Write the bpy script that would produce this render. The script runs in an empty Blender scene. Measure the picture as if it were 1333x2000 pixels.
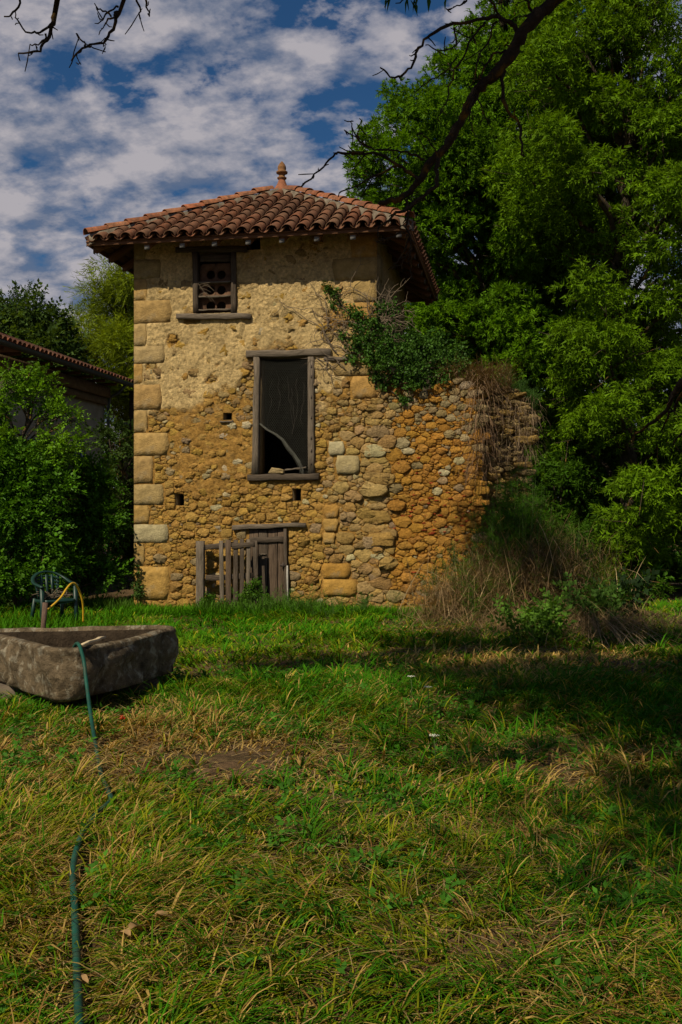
import bpy, math, random
import numpy as np
from mathutils import Vector, Matrix

random.seed(7); rng = np.random.default_rng(11)
R_ = math.radians
# ------------------------------------------------------------------ camera, sky, sun, exposure
scene = bpy.context.scene
C = scene.collection
F = 1944.0            # focal length in photograph pixels (1333 wide)
CZ = 1.70             # eye height
cam_d = bpy.data.cameras.new('camera'); cam = bpy.data.objects.new('camera', cam_d); C.objects.link(cam)
cam.location = (0, 0, CZ); cam.rotation_euler = (R_(90), 0, 0)
cam_d.sensor_fit = 'VERTICAL'; cam_d.sensor_height = 36.0; cam_d.lens = 36.0 * F / 2000.0
cam_d.clip_end = 3000; cam_d.clip_start = 0.05
scene.camera = cam

SUN_AZ = R_(35)       # the sun stands behind the camera, this far to the left
SUN_EL = R_(45)
sx, sy, sz = -math.sin(SUN_AZ)*math.cos(SUN_EL), -math.cos(SUN_AZ)*math.cos(SUN_EL), math.sin(SUN_EL)
sun_d = bpy.data.lights.new('sun', 'SUN'); sun = bpy.data.objects.new('sun', sun_d); C.objects.link(sun)
sun_d.energy = 5.0; sun_d.angle = R_(0.5); sun_d.color = (1.0, 0.87, 0.64)
sun.rotation_euler = Vector((sx, sy, sz)).to_track_quat('Z', 'Y').to_euler()

world = bpy.data.worlds.new('World'); scene.world = world; world.use_nodes = True
nt = world.node_tree; nt.nodes.clear()
def N(nt, t, **kw):
    n = nt.nodes.new(t)
    for k, v in kw.items(): setattr(n, k, v)
    return n
def L(nt, a, b): nt.links.new(a, b)
def math_node(nt, op, a, b=None, clamp=False):
    m = N(nt, 'ShaderNodeMath', operation=op); m.use_clamp = clamp
    for i, v in enumerate((a, b)):
        if v is None: continue
        if isinstance(v, (int, float)): m.inputs[i].default_value = v
        else: L(nt, v, m.inputs[i])
    return m.outputs[0]
def mix_rgb(nt, fac, a, b, mode='MIX'):
    m = N(nt, 'ShaderNodeMix', data_type='RGBA', blend_type=mode)
    for s, v in ((m.inputs[0], fac), (m.inputs[6], a), (m.inputs[7], b)):
        if isinstance(v, (int, float)): s.default_value = v
        elif isinstance(v, tuple): s.default_value = (*v, 1) if len(v) == 3 else v
        else: L(nt, v, s)
    return m.outputs[2]
def noise_node(nt, vec, scale, detail=5, rough=0.55, dist=0.0):
    n = N(nt, 'ShaderNodeTexNoise'); n.inputs['Scale'].default_value = scale
    n.inputs['Detail'].default_value = detail; n.inputs['Roughness'].default_value = rough
    n.inputs['Distortion'].default_value = dist
    if vec is not None: L(nt, vec, n.inputs['Vector'])
    return n.outputs[0]
def ramp(nt, fac, stops):
    r = N(nt, 'ShaderNodeValToRGB'); e = r.color_ramp.elements
    while len(e) < len(stops): e.new(0.5)
    for el, (p, c) in zip(e, stops):
        el.position = p; el.color = (c, c, c, 1) if isinstance(c, (int, float)) else (*c, 1)
    L(nt, fac, r.inputs[0]); return r.outputs[0]

SKY_STRENGTH = 0.06
sky = N(nt, 'ShaderNodeTexSky', sky_type='NISHITA'); sky.sun_disc = False
sky.sun_elevation = SUN_EL; sky.sun_rotation = math.atan2(sx, sy)
sky.air_density = 1.0; sky.dust_density = 0.4; sky.ozone_density = 3.0
tc = N(nt, 'ShaderNodeTexCoord'); sep = N(nt, 'ShaderNodeSeparateXYZ'); L(nt, tc.outputs['Generated'], sep.inputs[0])
zc = math_node(nt, 'ADD', math_node(nt, 'MAXIMUM', sep.outputs[2], 0.0), 0.40)
pj = N(nt, 'ShaderNodeCombineXYZ')
L(nt, math_node(nt, 'DIVIDE', sep.outputs[0], zc), pj.inputs[0]); L(nt, math_node(nt, 'DIVIDE', sep.outputs[1], zc), pj.inputs[1])
pv = N(nt, 'ShaderNodeMapping'); L(nt, pj.outputs[0], pv.inputs[0]); pv.inputs['Location'].default_value = (3.3, 1.7, 0.4); pv.inputs['Rotation'].default_value = (0, 0, 0.35); pv.inputs['Scale'].default_value = (1.0, 1.25, 1.0)
n1 = noise_node(nt, pv.outputs[0], 3.6, 3, 0.45, 0.2)
n2 = noise_node(nt, pv.outputs[0], 11.0, 9, 0.58, 0.1)
dens = math_node(nt, 'ADD', math_node(nt, 'MULTIPLY', n1, 0.24), math_node(nt, 'MULTIPLY', n2, 0.76))
horiz = math_node(nt, 'MULTIPLY', math_node(nt, 'SUBTRACT', 0.37, sep.outputs[2]), 0.34)
dens2 = math_node(nt, 'ADD', dens, horiz)
mask = ramp(nt, dens2, [(0.415, 0.0), (0.47, 0.58), (0.57, 0.97)])
# the lumps of the cloud turned to the sun are paler than their undersides
off = N(nt, 'ShaderNodeVectorMath', operation='ADD'); L(nt, pv.outputs[0], off.inputs[0]); off.inputs[1].default_value = (-0.035, -0.055, 0.01)
n3 = noise_node(nt, off.outputs[0], 11.0, 9, 0.58, 0.1)
lit = math_node(nt, 'ADD', 0.5, math_node(nt, 'MULTIPLY', math_node(nt, 'SUBTRACT', n2, n3), 3.6), clamp=True)
k = 1.0 / SKY_STRENGTH
ccol = mix_rgb(nt, lit, (0.12*k, 0.155*k, 0.235*k), (0.42*k, 0.395*k, 0.42*k))
blue = mix_rgb(nt, 1.0, sky.outputs[0], (0.30, 0.58, 0.80), 'MULTIPLY')
skyc = mix_rgb(nt, mask, blue, ccol)
bg = N(nt, 'ShaderNodeBackground'); L(nt, skyc, bg.inputs[0]); bg.inputs[1].default_value = SKY_STRENGTH
wo = N(nt, 'ShaderNodeOutputWorld'); L(nt, bg.outputs[0], wo.inputs[0])

vs = scene.view_settings
vs.view_transform = 'Standard'; vs.look = 'None'; vs.gamma = 1.0; vs.use_curve_mapping = False
vs.exposure = 0.05
scene.cycles.max_bounces = 5; scene.cycles.diffuse_bounces = 2; scene.cycles.transmission_bounces = 4
scene.cycles.use_adaptive_sampling = True

# ------------------------------------------------------------------ frames and measures
T = R_(10.03); cT, sT = math.cos(T), math.sin(T)
W = 4.72                                     # tower is a square of this side
RX, RY = 0.652, 18.5                         # its right front corner
LX, LY = RX - W*cT, RY + W*sT                # its left front corner = origin of the tower frame
OV = 0.70                                    # eave overhang
BASE = -0.20
def wp(px, py, y=0.0):                       # photograph point -> (s, z) on the plane local y of the tower frame
    a = (px-666.5)/F
    s = (a*(LY + y*cT) - LX - y*sT)/(cT + a*sT)
    Y = LY - s*sT + y*cT
    return s, CZ - (py-1000)/F*Y
def at(px, py, Y):                           # photograph point at distance Y -> world point
    return Vector(((px-666.5)/F*Y, Y, CZ-(py-1000)/F*Y))
def gp(px, py, z=0.0):                       # photograph point on the ground
    Y = (CZ-z)*F/(py-1000.0); return (px-666.5)/F*Y, Y

# ------------------------------------------------------------------ numpy noise
_tab = rng.random((256, 256))
def vnoise(x, y):
    xi = np.floor(x).astype(int); yi = np.floor(y).astype(int); fx = x-xi; fy = y-yi
    fx = fx*fx*(3-2*fx); fy = fy*fy*(3-2*fy)
    a = _tab[xi & 255, yi & 255]; b = _tab[(xi+1) & 255, yi & 255]; c = _tab[xi & 255, (yi+1) & 255]; d = _tab[(xi+1) & 255, (yi+1) & 255]
    return (a*(1-fx)+b*fx)*(1-fy) + (c*(1-fx)+d*fx)*fy
def fbm(x, y, o=4, g=0.5):
    x = np.asarray(x, float); y = np.asarray(y, float); t = 0; amp = 1; s = 0
    for i in range(o):
        t = t + amp*vnoise(x*(2**i)+17.3*i, y*(2**i)+5.1*i); s += amp; amp *= g
    return t/s
def sstep(a, b, x):
    t = np.clip((x-a)/(b-a), 0, 1); return t*t*(3-2*t)

# ------------------------------------------------------------------ object helpers
def prop(o, label=None, cat=None, group=None, kind=None):
    if label: o['label'] = label
    if cat: o['category'] = cat
    if group: o['group'] = group
    if kind: o['kind'] = kind
    return o
def thing(name, loc, rz=0.0, label=None, cat=None, group=None):
    o = bpy.data.objects.new(name, None); C.objects.link(o); o.location = loc; o.rotation_euler = (0, 0, rz)
    o.empty_display_size = 0.2
    return prop(o, label, cat, group)
def link(name, me, parent=None, loc=None):
    o = bpy.data.objects.new(name, me); C.objects.link(o)
    if parent: o.parent = parent
    if loc is not None: o.location = loc
    return o
def np_mesh(name, verts, counts, idx, mat, col=None, smooth=False):
    me = bpy.data.meshes.new(name); verts = np.asarray(verts, np.float32).reshape(-1, 3)
    counts = np.asarray(counts, np.int32); idx = np.asarray(idx, np.int32)
    me.vertices.add(len(verts)); me.vertices.foreach_set('co', verts.ravel())
    me.loops.add(len(idx)); me.loops.foreach_set('vertex_index', idx)
    me.polygons.add(len(counts)); st = np.zeros(len(counts), np.int32); st[1:] = np.cumsum(counts)[:-1]
    me.polygons.foreach_set('loop_start', st)
    if smooth: me.polygons.foreach_set('use_smooth', np.ones(len(counts), bool))
    me.update(calc_edges=True)
    if col is not None:
        at_ = me.color_attributes.new('Col', 'FLOAT_COLOR', 'POINT')
        c4 = np.ones((len(verts), 4), np.float32); c4[:, :3] = col; at_.data.foreach_set('color', c4.ravel())
    me.materials.append(mat)
    return me
class MB:
    def __init__(s): s.v = []; s.f = []; s.c = []
    def add(s, vs, fs, col=(1, 1, 1)):
        b = len(s.v); s.v += [tuple(v) for v in vs]; s.f += [tuple(b+i for i in f) for f in fs]; s.c += [col]*len(vs)
    def box(s, lo, hi, col=(1, 1, 1)):
        x0, y0, z0 = lo; x1, y1, z1 = hi
        s.add([(x0,y0,z0),(x1,y0,z0),(x1,y1,z0),(x0,y1,z0),(x0,y0,z1),(x1,y0,z1),(x1,y1,z1),(x0,y1,z1)],
              [(0,3,2,1),(4,5,6,7),(0,1,5,4),(1,2,6,5),(2,3,7,6),(3,0,4,7)], col)
    def tube(s, pts, rad, n=6, col=(1, 1, 1), cap=True):
        pts = [Vector(p) for p in pts]; m = len(pts)
        if not hasattr(rad, '__len__'): rad = [rad]*m
        base = len(s.v); prev = None; vs = []
        for i, p in enumerate(pts):
            d = (pts[min(i+1, m-1)]-pts[max(i-1, 0)])
            d = d.normalized() if d.length > 1e-9 else Vector((0, 0, 1))
            if prev is None:
                a = Vector((0, 0, 1)) if abs(d.z) < 0.9 else Vector((1, 0, 0))
                x = d.cross(a).normalized()
            else:
                x = (prev - d*prev.dot(d)); x = x.normalized() if x.length > 1e-6 else d.orthogonal().normalized()
            prev = x; y = d.cross(x)
            for k_ in range(n):
                an = 2*math.pi*k_/n; vs.append(p + (x*math.cos(an)+y*math.sin(an))*rad[i])
        fs = []
        for i in range(m-1):
            for k_ in range(n):
                a = i*n+k_; b = i*n+(k_+1) % n
                fs.append((a, b, b+n, a+n))
        if cap: fs.append(tuple(range(n-1, -1, -1))); fs.append(tuple((m-1)*n+k_ for k_ in range(n)))
        s.add(vs, fs, col)
    def mesh(s, name, mat, smooth=False):
        cnt = [len(f) for f in s.f]; idx = [i for f in s.f for i in f]
        return np_mesh(name, s.v, cnt, idx, mat, np.array(s.c, np.float32).reshape(-1, 3), smooth)
    def build(s, name, mat, parent=None, smooth=False, loc=None):
        return link(name, s.mesh(name, mat, smooth), parent, loc)
def smooth_path(pts, n=5):
    pts = [Vector(p) for p in pts]; out = []
    for i in range(len(pts)-1):
        p0 = pts[max(i-1, 0)]; p1 = pts[i]; p2 = pts[i+1]; p3 = pts[min(i+2, len(pts)-1)]
        for j in range(n):
            t = j/n
            out.append(0.5*((2*p1)+(p2-p0)*t+(2*p0-5*p1+4*p2-p3)*t*t+(3*p1-p0-3*p2+p3)*t**3))
    out.append(pts[-1]); return out
def interp(vals, n):
    return list(np.interp(np.linspace(0, len(vals)-1, n), range(len(vals)), vals))

# ------------------------------------------------------------------ materials
def material(name, base=None, rough=0.85, spec=0.25, var=0.35, vscale=9.0, bump=0.4, bscale=30.0, tint2=None, t2scale=3.0, t2lo=0.5, t2hi=0.65, stretch=None, metal=0.0, bdist=0.02, coarse=0.0, cscale=11.0):
    m = bpy.data.materials.new(name); m.use_nodes = True; t = m.node_tree; t.nodes.clear()
    o = N(t, 'ShaderNodeOutputMaterial'); p = N(t, 'ShaderNodeBsdfPrincipled'); L(t, p.outputs[0], o.inputs[0])
    p.inputs['Roughness'].default_value = rough; p.inputs['Specular IOR Level'].default_value = spec; p.inputs['Metallic'].default_value = metal
    tc_ = N(t, 'ShaderNodeTexCoord'); vec = tc_.outputs['Object']
    if stretch:
        mp = N(t, 'ShaderNodeMapping'); mp.inputs['Scale'].default_value = stretch; L(t, vec, mp.inputs[0])
        oi = N(t, 'ShaderNodeObjectInfo'); cx = N(t, 'ShaderNodeCombineXYZ')
        for q in range(3): L(t, math_node(t, 'MULTIPLY', oi.outputs['Random'], 13.0+q*7), cx.inputs[q])
        L(t, cx.outputs[0], mp.inputs['Location']); vec = mp.outputs[0]
    if base is None:
        a = N(t, 'ShaderNodeAttribute', attribute_name='Col'); col = a.outputs['Color']
    else: col = base
    if tint2:
        f = ramp(t, noise_node(t, vec, t2scale, 5, 0.6, 0.3), [(t2lo, 0.0), (t2hi, 1.0)])
        col = mix_rgb(t, f, col, tint2)
    if var > 0:
        v = ramp(t, noise_node(t, vec, vscale, 6, 0.65), [(0.25, 1-var), (0.75, 1+var*0.75)])
        col = mix_rgb(t, 1.0, col, v, 'MULTIPLY')
    if isinstance(col, tuple): p.inputs['Base Color'].default_value = (*col, 1)
    else: L(t, col, p.inputs['Base Color'])
    if bump > 0:
        b = N(t, 'ShaderNodeBump'); b.inputs['Strength'].default_value = bump; b.inputs['Distance'].default_value = bdist
        L(t, noise_node(t, vec, bscale, 6, 0.7), b.inputs['Height'])
        if coarse > 0:
            b2_ = N(t, 'ShaderNodeBump'); b2_.inputs['Strength'].default_value = 1.0; b2_.inputs['Distance'].default_value = coarse
            L(t, noise_node(t, vec, cscale, 6, 0.7, 0.4), b2_.inputs['Height']); L(t, b2_.outputs[0], b.inputs['Normal'])
        L(t, b.outputs[0], p.inputs['Normal'])
    return m
def leaf_material(name, trans=0.35, rough=0.5, spec=0.3):
    m = bpy.data.materials.new(name); m.use_nodes = True; t = m.node_tree; t.nodes.clear()
    o = N(t, 'ShaderNodeOutputMaterial'); p = N(t, 'ShaderNodeBsdfPrincipled'); a = N(t, 'ShaderNodeAttribute', attribute_name='Col')
    p.inputs['Roughness'].default_value = rough; p.inputs['Specular IOR Level'].default_value = spec
    tr = N(t, 'ShaderNodeBsdfTranslucent'); mx = N(t, 'ShaderNodeMixShader'); mx.inputs[0].default_value = trans
    L(t, a.outputs['Color'], p.inputs['Base Color'])
    L(t, mix_rgb(t, 1.0, a.outputs['Color'], (1.5, 1.35, 0.35), 'MULTIPLY'), tr.inputs['Color'])
    L(t, p.outputs[0], mx.inputs[1]); L(t, tr.outputs[0], mx.inputs[2]); L(t, mx.outputs[0], o.inputs[0])
    return m
M = {}
M['stone'] = material('rubble_stone', None, 0.9, 0.15, 0.45, 14, 0.9, 40, bdist=0.035, coarse=0.06, cscale=17)
M['mortar'] = material('mortar', None, 0.95, 0.1, 0.55, 17, 1.0, 60, bdist=0.03, coarse=0.055, cscale=24, tint2=(.40, .27, .11), t2scale=5, t2lo=.55, t2hi=.80)
M['dressed'] = material('dressed_stone', None, 0.9, 0.15, 0.4, 9, 0.7, 34, bdist=0.02, coarse=0.03, tint2=(0.30, 0.25, 0.16), t2scale=2.2, t2lo=.55, t2hi=.75)
M['core'] = material('wall_core', (0.20, 0.15, 0.085), 0.95, 0.1, 0.4, 8, 0.7, 20)
M['dark_core'] = material('interior_dark', (0.05, 0.042, 0.033), 0.95, 0.1, 0.4, 4, 0.5, 12)  # interior darkness painted as a near-black colour on lining, floors and backings
M['wood'] = material('weathered_wood', (0.085, 0.066, 0.050), 0.9, 0.12, 0.7, 3.0, 1.0, 6.0, stretch=(1.2, 16, 16), bdist=0.02)
M['wood_pale'] = material('pale_weathered_wood', (0.150, 0.122, 0.094), 0.9, 0.12, 0.7, 3.0, 1.0, 6.0, stretch=(1.2, 16, 16), bdist=0.02)
M['wood_brown'] = material('brown_board_wood', (0.105, 0.074, 0.052), 0.9, 0.12, 0.7, 3.0, 1.0, 6.0, stretch=(1.2, 16, 16), bdist=0.02)
M['roof_wood'] = material('roof_timber', (0.13, 0.062, 0.032), 0.8, 0.2, 0.4, 3.0, 0.5, 6.0, stretch=(1.2, 14, 14))
M['rafter_end'] = material('pale_rafter_end', (0.17, 0.165, 0.165), 0.85, 0.2, 0.4, 20, 0.4, 30)
def tile_material():
    m = bpy.data.materials.new('clay_tile'); m.use_nodes = True; t = m.node_tree; t.nodes.clear()
    o = N(t, 'ShaderNodeOutputMaterial'); p = N(t, 'ShaderNodeBsdfPrincipled'); L(t, p.outputs[0], o.inputs[0])
    p.inputs['Roughness'].default_value = 0.9; p.inputs['Specular IOR Level'].default_value = 0.15
    a = N(t, 'ShaderNodeAttribute', attribute_name='Col'); oi = N(t, 'ShaderNodeObjectInfo')
    tone = ramp(t, oi.outputs['Random'], [(0.0, (0.62, 0.55, 0.50)), (0.25, (1.15, 0.95, 0.85)), (0.5, (0.85, 0.80, 0.80)), (0.75, (1.0, 1.05, 1.0)), (1.0, (0.72, 0.68, 0.70))])
    c = mix_rgb(t, 1.0, a.outputs['Color'], tone, 'MULTIPLY')
    g = N(t, 'ShaderNodeNewGeometry'); vec = g.outputs['Position']
    c = mix_rgb(t, ramp(t, noise_node(t, vec, 11, 5, 0.6), [(0.42, 0.0), (0.62, 0.7)]), c, (0.10, 0.055, 0.035))
    c = mix_rgb(t, ramp(t, noise_node(t, vec, 30, 5, 0.65), [(0.60, 0.0), (0.70, 0.75)]), c, (0.34, 0.27, 0.17))
    v = ramp(t, noise_node(t, vec, 4, 4, 0.6), [(0.3, 0.7), (0.7, 1.25)]); c = mix_rgb(t, 1.0, c, v, 'MULTIPLY')
    L(t, c, p.inputs['Base Color'])
    b = N(t, 'ShaderNodeBump'); b.inputs['Strength'].default_value = 0.5; b.inputs['Distance'].default_value = 0.01
    L(t, noise_node(t, vec, 60, 5, 0.7), b.inputs['Height']); L(t, b.outputs[0], p.inputs['Normal'])
    return m
M['tile'] = tile_material()
M['bed'] = material('ridge_mortar', (0.15, 0.125, 0.095), 0.95, 0.1, 0.5, 9, 0.7, 30)
M['leaf'] = leaf_material('green_leaf', 0.36, 0.65, 0.10)
M['gloss_leaf'] = leaf_material('glossy_leaf', 0.25, 0.55, 0.16)
M['grass'] = leaf_material('grass_blade', 0.28, 0.75, 0.06)
M['dry'] = leaf_material('dry_stalk', 0.15, 0.8, 0.1)
M['bark'] = material('grey_bark', (0.055, 0.044, 0.032), 0.95, 0.1, 0.5, 8, 1.0, 20, tint2=(0.22, 0.13, 0.03), t2scale=5, t2lo=0.55, t2hi=0.66)
M['lichen_bark'] = material('lichened_bark', (0.035, 0.026, 0.018), 0.95, 0.1, 0.5, 20, 1.0, 40, tint2=(0.15, 0.082, 0.012), t2scale=9, t2lo=0.53, t2hi=0.68)
M['twig'] = material('dead_twig', (0.16, 0.125, 0.09), 0.9, 0.1, 0.4, 20, 0.4, 60)
M['wire'] = material('galvanised_wire', (0.13, 0.13, 0.11), 0.6, 0.3, 0.2, 20, 0.0, 20, metal=0.2)
M['iron'] = material('rusty_iron', (0.06, 0.045, 0.038), 0.7, 0.4, 0.4, 30, 0.4, 60, metal=0.4)
M['trough'] = material('trough_stone', (0.185, 0.140, 0.088), 0.95, 0.1, 0.85, 8, 1.0, 36, tint2=(0.33, 0.29, 0.215), t2scale=11, t2lo=0.52, t2hi=0.62, bdist=0.03, coarse=0.10, cscale=9)
M['green_plastic'] = material('dark_green_plastic', (0.004, 0.030, 0.024), 0.5, 0.5, 0.2, 10, 0.05, 40)
M['hose'] = material('green_hose', (0.005, 0.060, 0.042), 0.5, 0.35, 0.55, 7, 0.2, 60, tint2=(.03, .05, .03), t2scale=9, t2lo=.5, t2hi=.7)
M['yellow_hose'] = material('yellow_hose', (0.55, 0.33, 0.02), 0.4, 0.5, 0.2, 12, 0.1, 60)
M['red'] = material('red_petal', (0.65, 0.01, 0.005), 0.5, 0.3, 0.2, 60, 0.1, 60)
M['house_wall'] = material('grey_beige_render', (0.44, 0.39, 0.28), 0.95, 0.1, 0.3, 2.0, 0.4, 12, tint2=(0.28, 0.23, 0.14), t2scale=1.2, t2lo=0.55, t2hi=0.7)
M['zinc'] = material('zinc', (0.09, 0.115, 0.115), 0.55, 0.4, 0.3, 6, 0.1, 30, metal=0.3)
M['glass'] = material('dark_glass', (0.02, 0.025, 0.03), 0.12, 0.6, 0.1, 3, 0.0, 10)
M['paint'] = material('old_paint', (0.35, 0.33, 0.30), 0.7, 0.3, 0.4, 12, 0.3, 40)
def soil_material():
    m = material('soil', (0.15, 0.095, 0.050), 0.95, 0.1, 0.6, 9, 1.0, 24, tint2=(0.085, 0.058, 0.028), t2scale=2.5, t2lo=0.4, t2hi=0.6, bdist=0.05)
    return m
M['soil'] = soil_material()

# ------------------------------------------------------------------ ground
TROUGH = [(-2.15, 8.14), (-1.57, 9.62), (-1.72, 9.86), (-3.35, 9.66), (-3.42, 9.42), (-2.38, 8.14)]
def G(x, y):
    x = np.asarray(x, float); y = np.asarray(y, float)
    h = BASE*sstep(9, 18.5, y)*1.0
    h = h + 0.10*(fbm(x*0.55+40, y*0.55+9, 3)-0.5)*sstep(1.0, 4, y)*(1-sstep(28, 60, y)) + 0.04*(fbm(x*2.2, y*2.2, 2)-0.5)*(1-sstep(20, 30, y))
    h = h + 0.85*np.exp(-(((x-3.3)/1.1)**2 + ((y-17.6)/.8)**2)) + .35*np.exp(-(((x-4.2)/1.7)**2 + ((y-16.6)/1.5)**2))         # heap of rubble overgrown at the ruined end
    return h
def gz(x, y): return float(G(x, y))
def soft_axis(lo, hi, step, far_lo, far_hi):
    a = list(np.arange(lo, hi+1e-6, step)); d = step; x = hi
    while x < far_hi: d *= 1.35; x += d; a.append(x)
    d = step; x = lo
    while x > far_lo: d *= 1.35; x -= d; a.insert(0, x)
    return np.array(a)
ax = soft_axis(-9, 9, 0.16, -900, 900); ay = soft_axis(0, 26, 0.16, -300, 1600)
XX, YY = np.meshgrid(ax, ay); ZZ = G(XX, YY)
nx_, ny_ = len(ax), len(ay)
ii = (np.arange(ny_-1)[:, None]*nx_ + np.arange(nx_-1)[None]).ravel()
quads = np.stack([ii, ii+1, ii+1+nx_, ii+nx_], 1)
gm = np_mesh('ground', np.stack([XX, YY, ZZ], -1).reshape(-1, 3), np.full(len(quads), 4), quads.ravel(), M['soil'], None, True)
prop(link('ground', gm), kind='structure')

# ------------------------------------------------------------------ rubble masonry
def clip(poly, n, d):                        # keep p.n <= d
    out = []; m = len(poly)
    for i in range(m):
        a = poly[i]; b = poly[(i+1) % m]; da = a[0]*n[0]+a[1]*n[1]-d; db = b[0]*n[0]+b[1]*n[1]-d
        if da <= 0: out.append(a)
        if (da < 0 < db) or (db < 0 < da):
            t = da/(da-db); out.append((a[0]+(b[0]-a[0])*t, a[1]+(b[1]-a[1])*t))
    return out
def area(p):
    return 0.5*sum(p[i][0]*p[(i+1) % len(p)][1]-p[(i+1) % len(p)][0]*p[i][1] for i in range(len(p)))
def pack(bounds, inside, sizef, rects, an=1.5, seed=3, tries=16000, sizes=(0.17, 0.13, 0.10, 0.075, 0.055, 0.038, 0.026)):
    """irregular stones: a power diagram over random discs of mixed size; an = how much wider than tall"""
    r = random.Random(seed); s0, z0, s1, z1 = bounds; P = np.zeros((0, 2)); Rr = np.zeros(0)
    pl = []; rl = []
    for q, rad in enumerate(sizes):
        n = int(tries*(0.012, 0.03, 0.05, 0.05, 0.06, 0.25, 0.28)[q])
        for _ in range(n):
            s = r.uniform(s0, s1); z = r.uniform(z0, z1)
            if not inside(s, z): continue
            mx, mn = sizef(s, z)
            if rad > mx or rad < mn: continue
            if any(a-rad*0.6 < s < c+rad*0.6 and b-rad*0.4 < z < d+rad*0.4 for a, b, c, d in rects): continue
            if len(pl):
                A = P[:len(pl)]; dd = np.hypot(A[:, 0]-s, (A[:, 1]-z*an))
                if (dd < (Rr[:len(pl)]+rad)*0.93).any(): continue
            if len(pl) >= len(P):
                P = np.vstack([P, np.zeros((512, 2))]); Rr = np.concatenate([Rr, np.zeros(512)])
            P[len(pl)] = (s, z*an); Rr[len(pl)] = rad; pl.append((s, z)); rl.append(rad)
    n = len(pl); P = P[:n]; Rr = Rr[:n]; cells = []
    for i in range(n):
        d2 = ((P-P[i])**2).sum(1); nb = np.argsort(d2)[1:26]
        big = Rr[i]*2.3
        poly = [(P[i, 0]+big*math.cos(t_), P[i, 1]+big*math.sin(t_)) for t_ in np.linspace(0, 2*math.pi, 11)[:-1]+r.random()]
        for j in nb:
            nv = P[j]-P[i]; D = math.sqrt(d2[j])
            if D > (Rr[i]+Rr[j])*3: break
            u_ = nv/D; m = (D*D + Rr[i]**2 - Rr[j]**2)/(2*D)
            poly = clip(poly, u_, P[i] @ u_ + m)
            if len(poly) < 3: break
        if len(poly) < 3: continue
        def dens(pp):
            o_ = []
            for w0_, w1_ in zip(pp, pp[1:]+pp[:1]):
                o_.append(w0_)
                if math.hypot(w1_[0]-w0_[0], w1_[1]-w0_[1]) > Rr[i]*.9: o_.append(((w0_[0]+w1_[0])/2, (w0_[1]+w1_[1])/2))
            return o_
        poly = dens(poly); q_ = np.array(poly); wx_ = (fbm(q_[:, 0]*7+3, q_[:, 1]*7+77, 3)-.5)*.075; wz_ = (fbm(q_[:, 0]*7+53, q_[:, 1]*7+7, 3)-.5)*.075
        poly = [(p[0]+a_, (p[1]+b_)/an) for p, a_, b_ in zip(poly, wx_, wz_)]; c = pl[i]
        for a, b, c_, d in rects:
            gaps = [(a-c[0], (1, 0), a), (c[0]-c_, (-1, 0), -c_), (b-c[1], (0, 1), b), (c[1]-d, (0, -1), -d)]
            gp_ = max(gaps)
            if gp_[0] > -1 and len(poly) > 2: poly = clip(poly, gp_[1], gp_[2])
        if len(poly) < 3 or abs(area(poly)) < 0.0004: continue
        cells.append((c, poly, rl[i]))
    return cells
def stone_geo(poly, h, r, gap=0.004, chaikin=True, blocky=False):
    """one stone in (s, z) polygon, bulging to -y; returns centre, verts (relative), faces"""
    a = area(poly); m = len(poly)
    cx = sum(p[0] for p in poly)/m; cy = sum(p[1] for p in poly)/m
    if a < 0: poly = poly[::-1]
    def shrink(p, g):
        d = math.hypot(p[0]-cx, p[1]-cy); k_ = max(0.3, 1-g/max(d, 1e-6)); return (cx+(p[0]-cx)*k_, cy+(p[1]-cy)*k_)
    poly = [shrink(p, gap) for p in poly]
    # drop very short edges, then cut the corners once
    q = [poly[0]]
    size = math.sqrt(abs(a))
    for p in poly[1:]:
        if math.hypot(p[0]-q[-1][0], p[1]-q[-1][1]) > size*0.22: q.append(p)
    if len(q) < 3: q = poly
    out = []
    t_ = 0.12 if blocky else r.uniform(.05, .22)
    for i in range(len(q)):
        p0 = q[i]; p1 = q[(i+1) % len(q)]
        for t in (t_, 1-t_):
            j = size*(0.012 if blocky else 0.045)
            out.append((p0[0]+(p1[0]-p0[0])*t + r.uniform(-j, j), p0[1]+(p1[1]-p0[1])*t + r.uniform(-j, j)))
    k_ = len(out); vs = []
    tx = r.uniform(-.5, .5)*h; tz = r.uniform(-.6, .4)*h
    for sc, dy, jj in ((1.0, 0.035, 0), (0.985, -h*0.60, 0.22), (0.87, -h*0.93, 0.30)):
        for p in out:
            yy = dy + (r.uniform(-jj, jj)*h if jj else 0)
            if jj: yy += tx*(p[0]-cx)/size*1.4 + tz*(p[1]-cy)/size*1.4
            vs.append(((p[0]-cx)*sc, yy, (p[1]-cy)*sc))
    vs.append((r.uniform(-.1, .1)*size, -h*r.uniform(0.85, 1.1), r.uniform(-.1, .1)*size))
    fs = []
    for ring in range(2):
        for i in range(k_):
            j = (i+1) % k_; fs.append((ring*k_+i, ring*k_+j, (ring+1)*k_+j, (ring+1)*k_+i))
    for i in range(k_): fs.append((2*k_+i, 2*k_+(i+1) % k_, 3*k_))
    return (cx, cy), vs, fs
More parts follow.
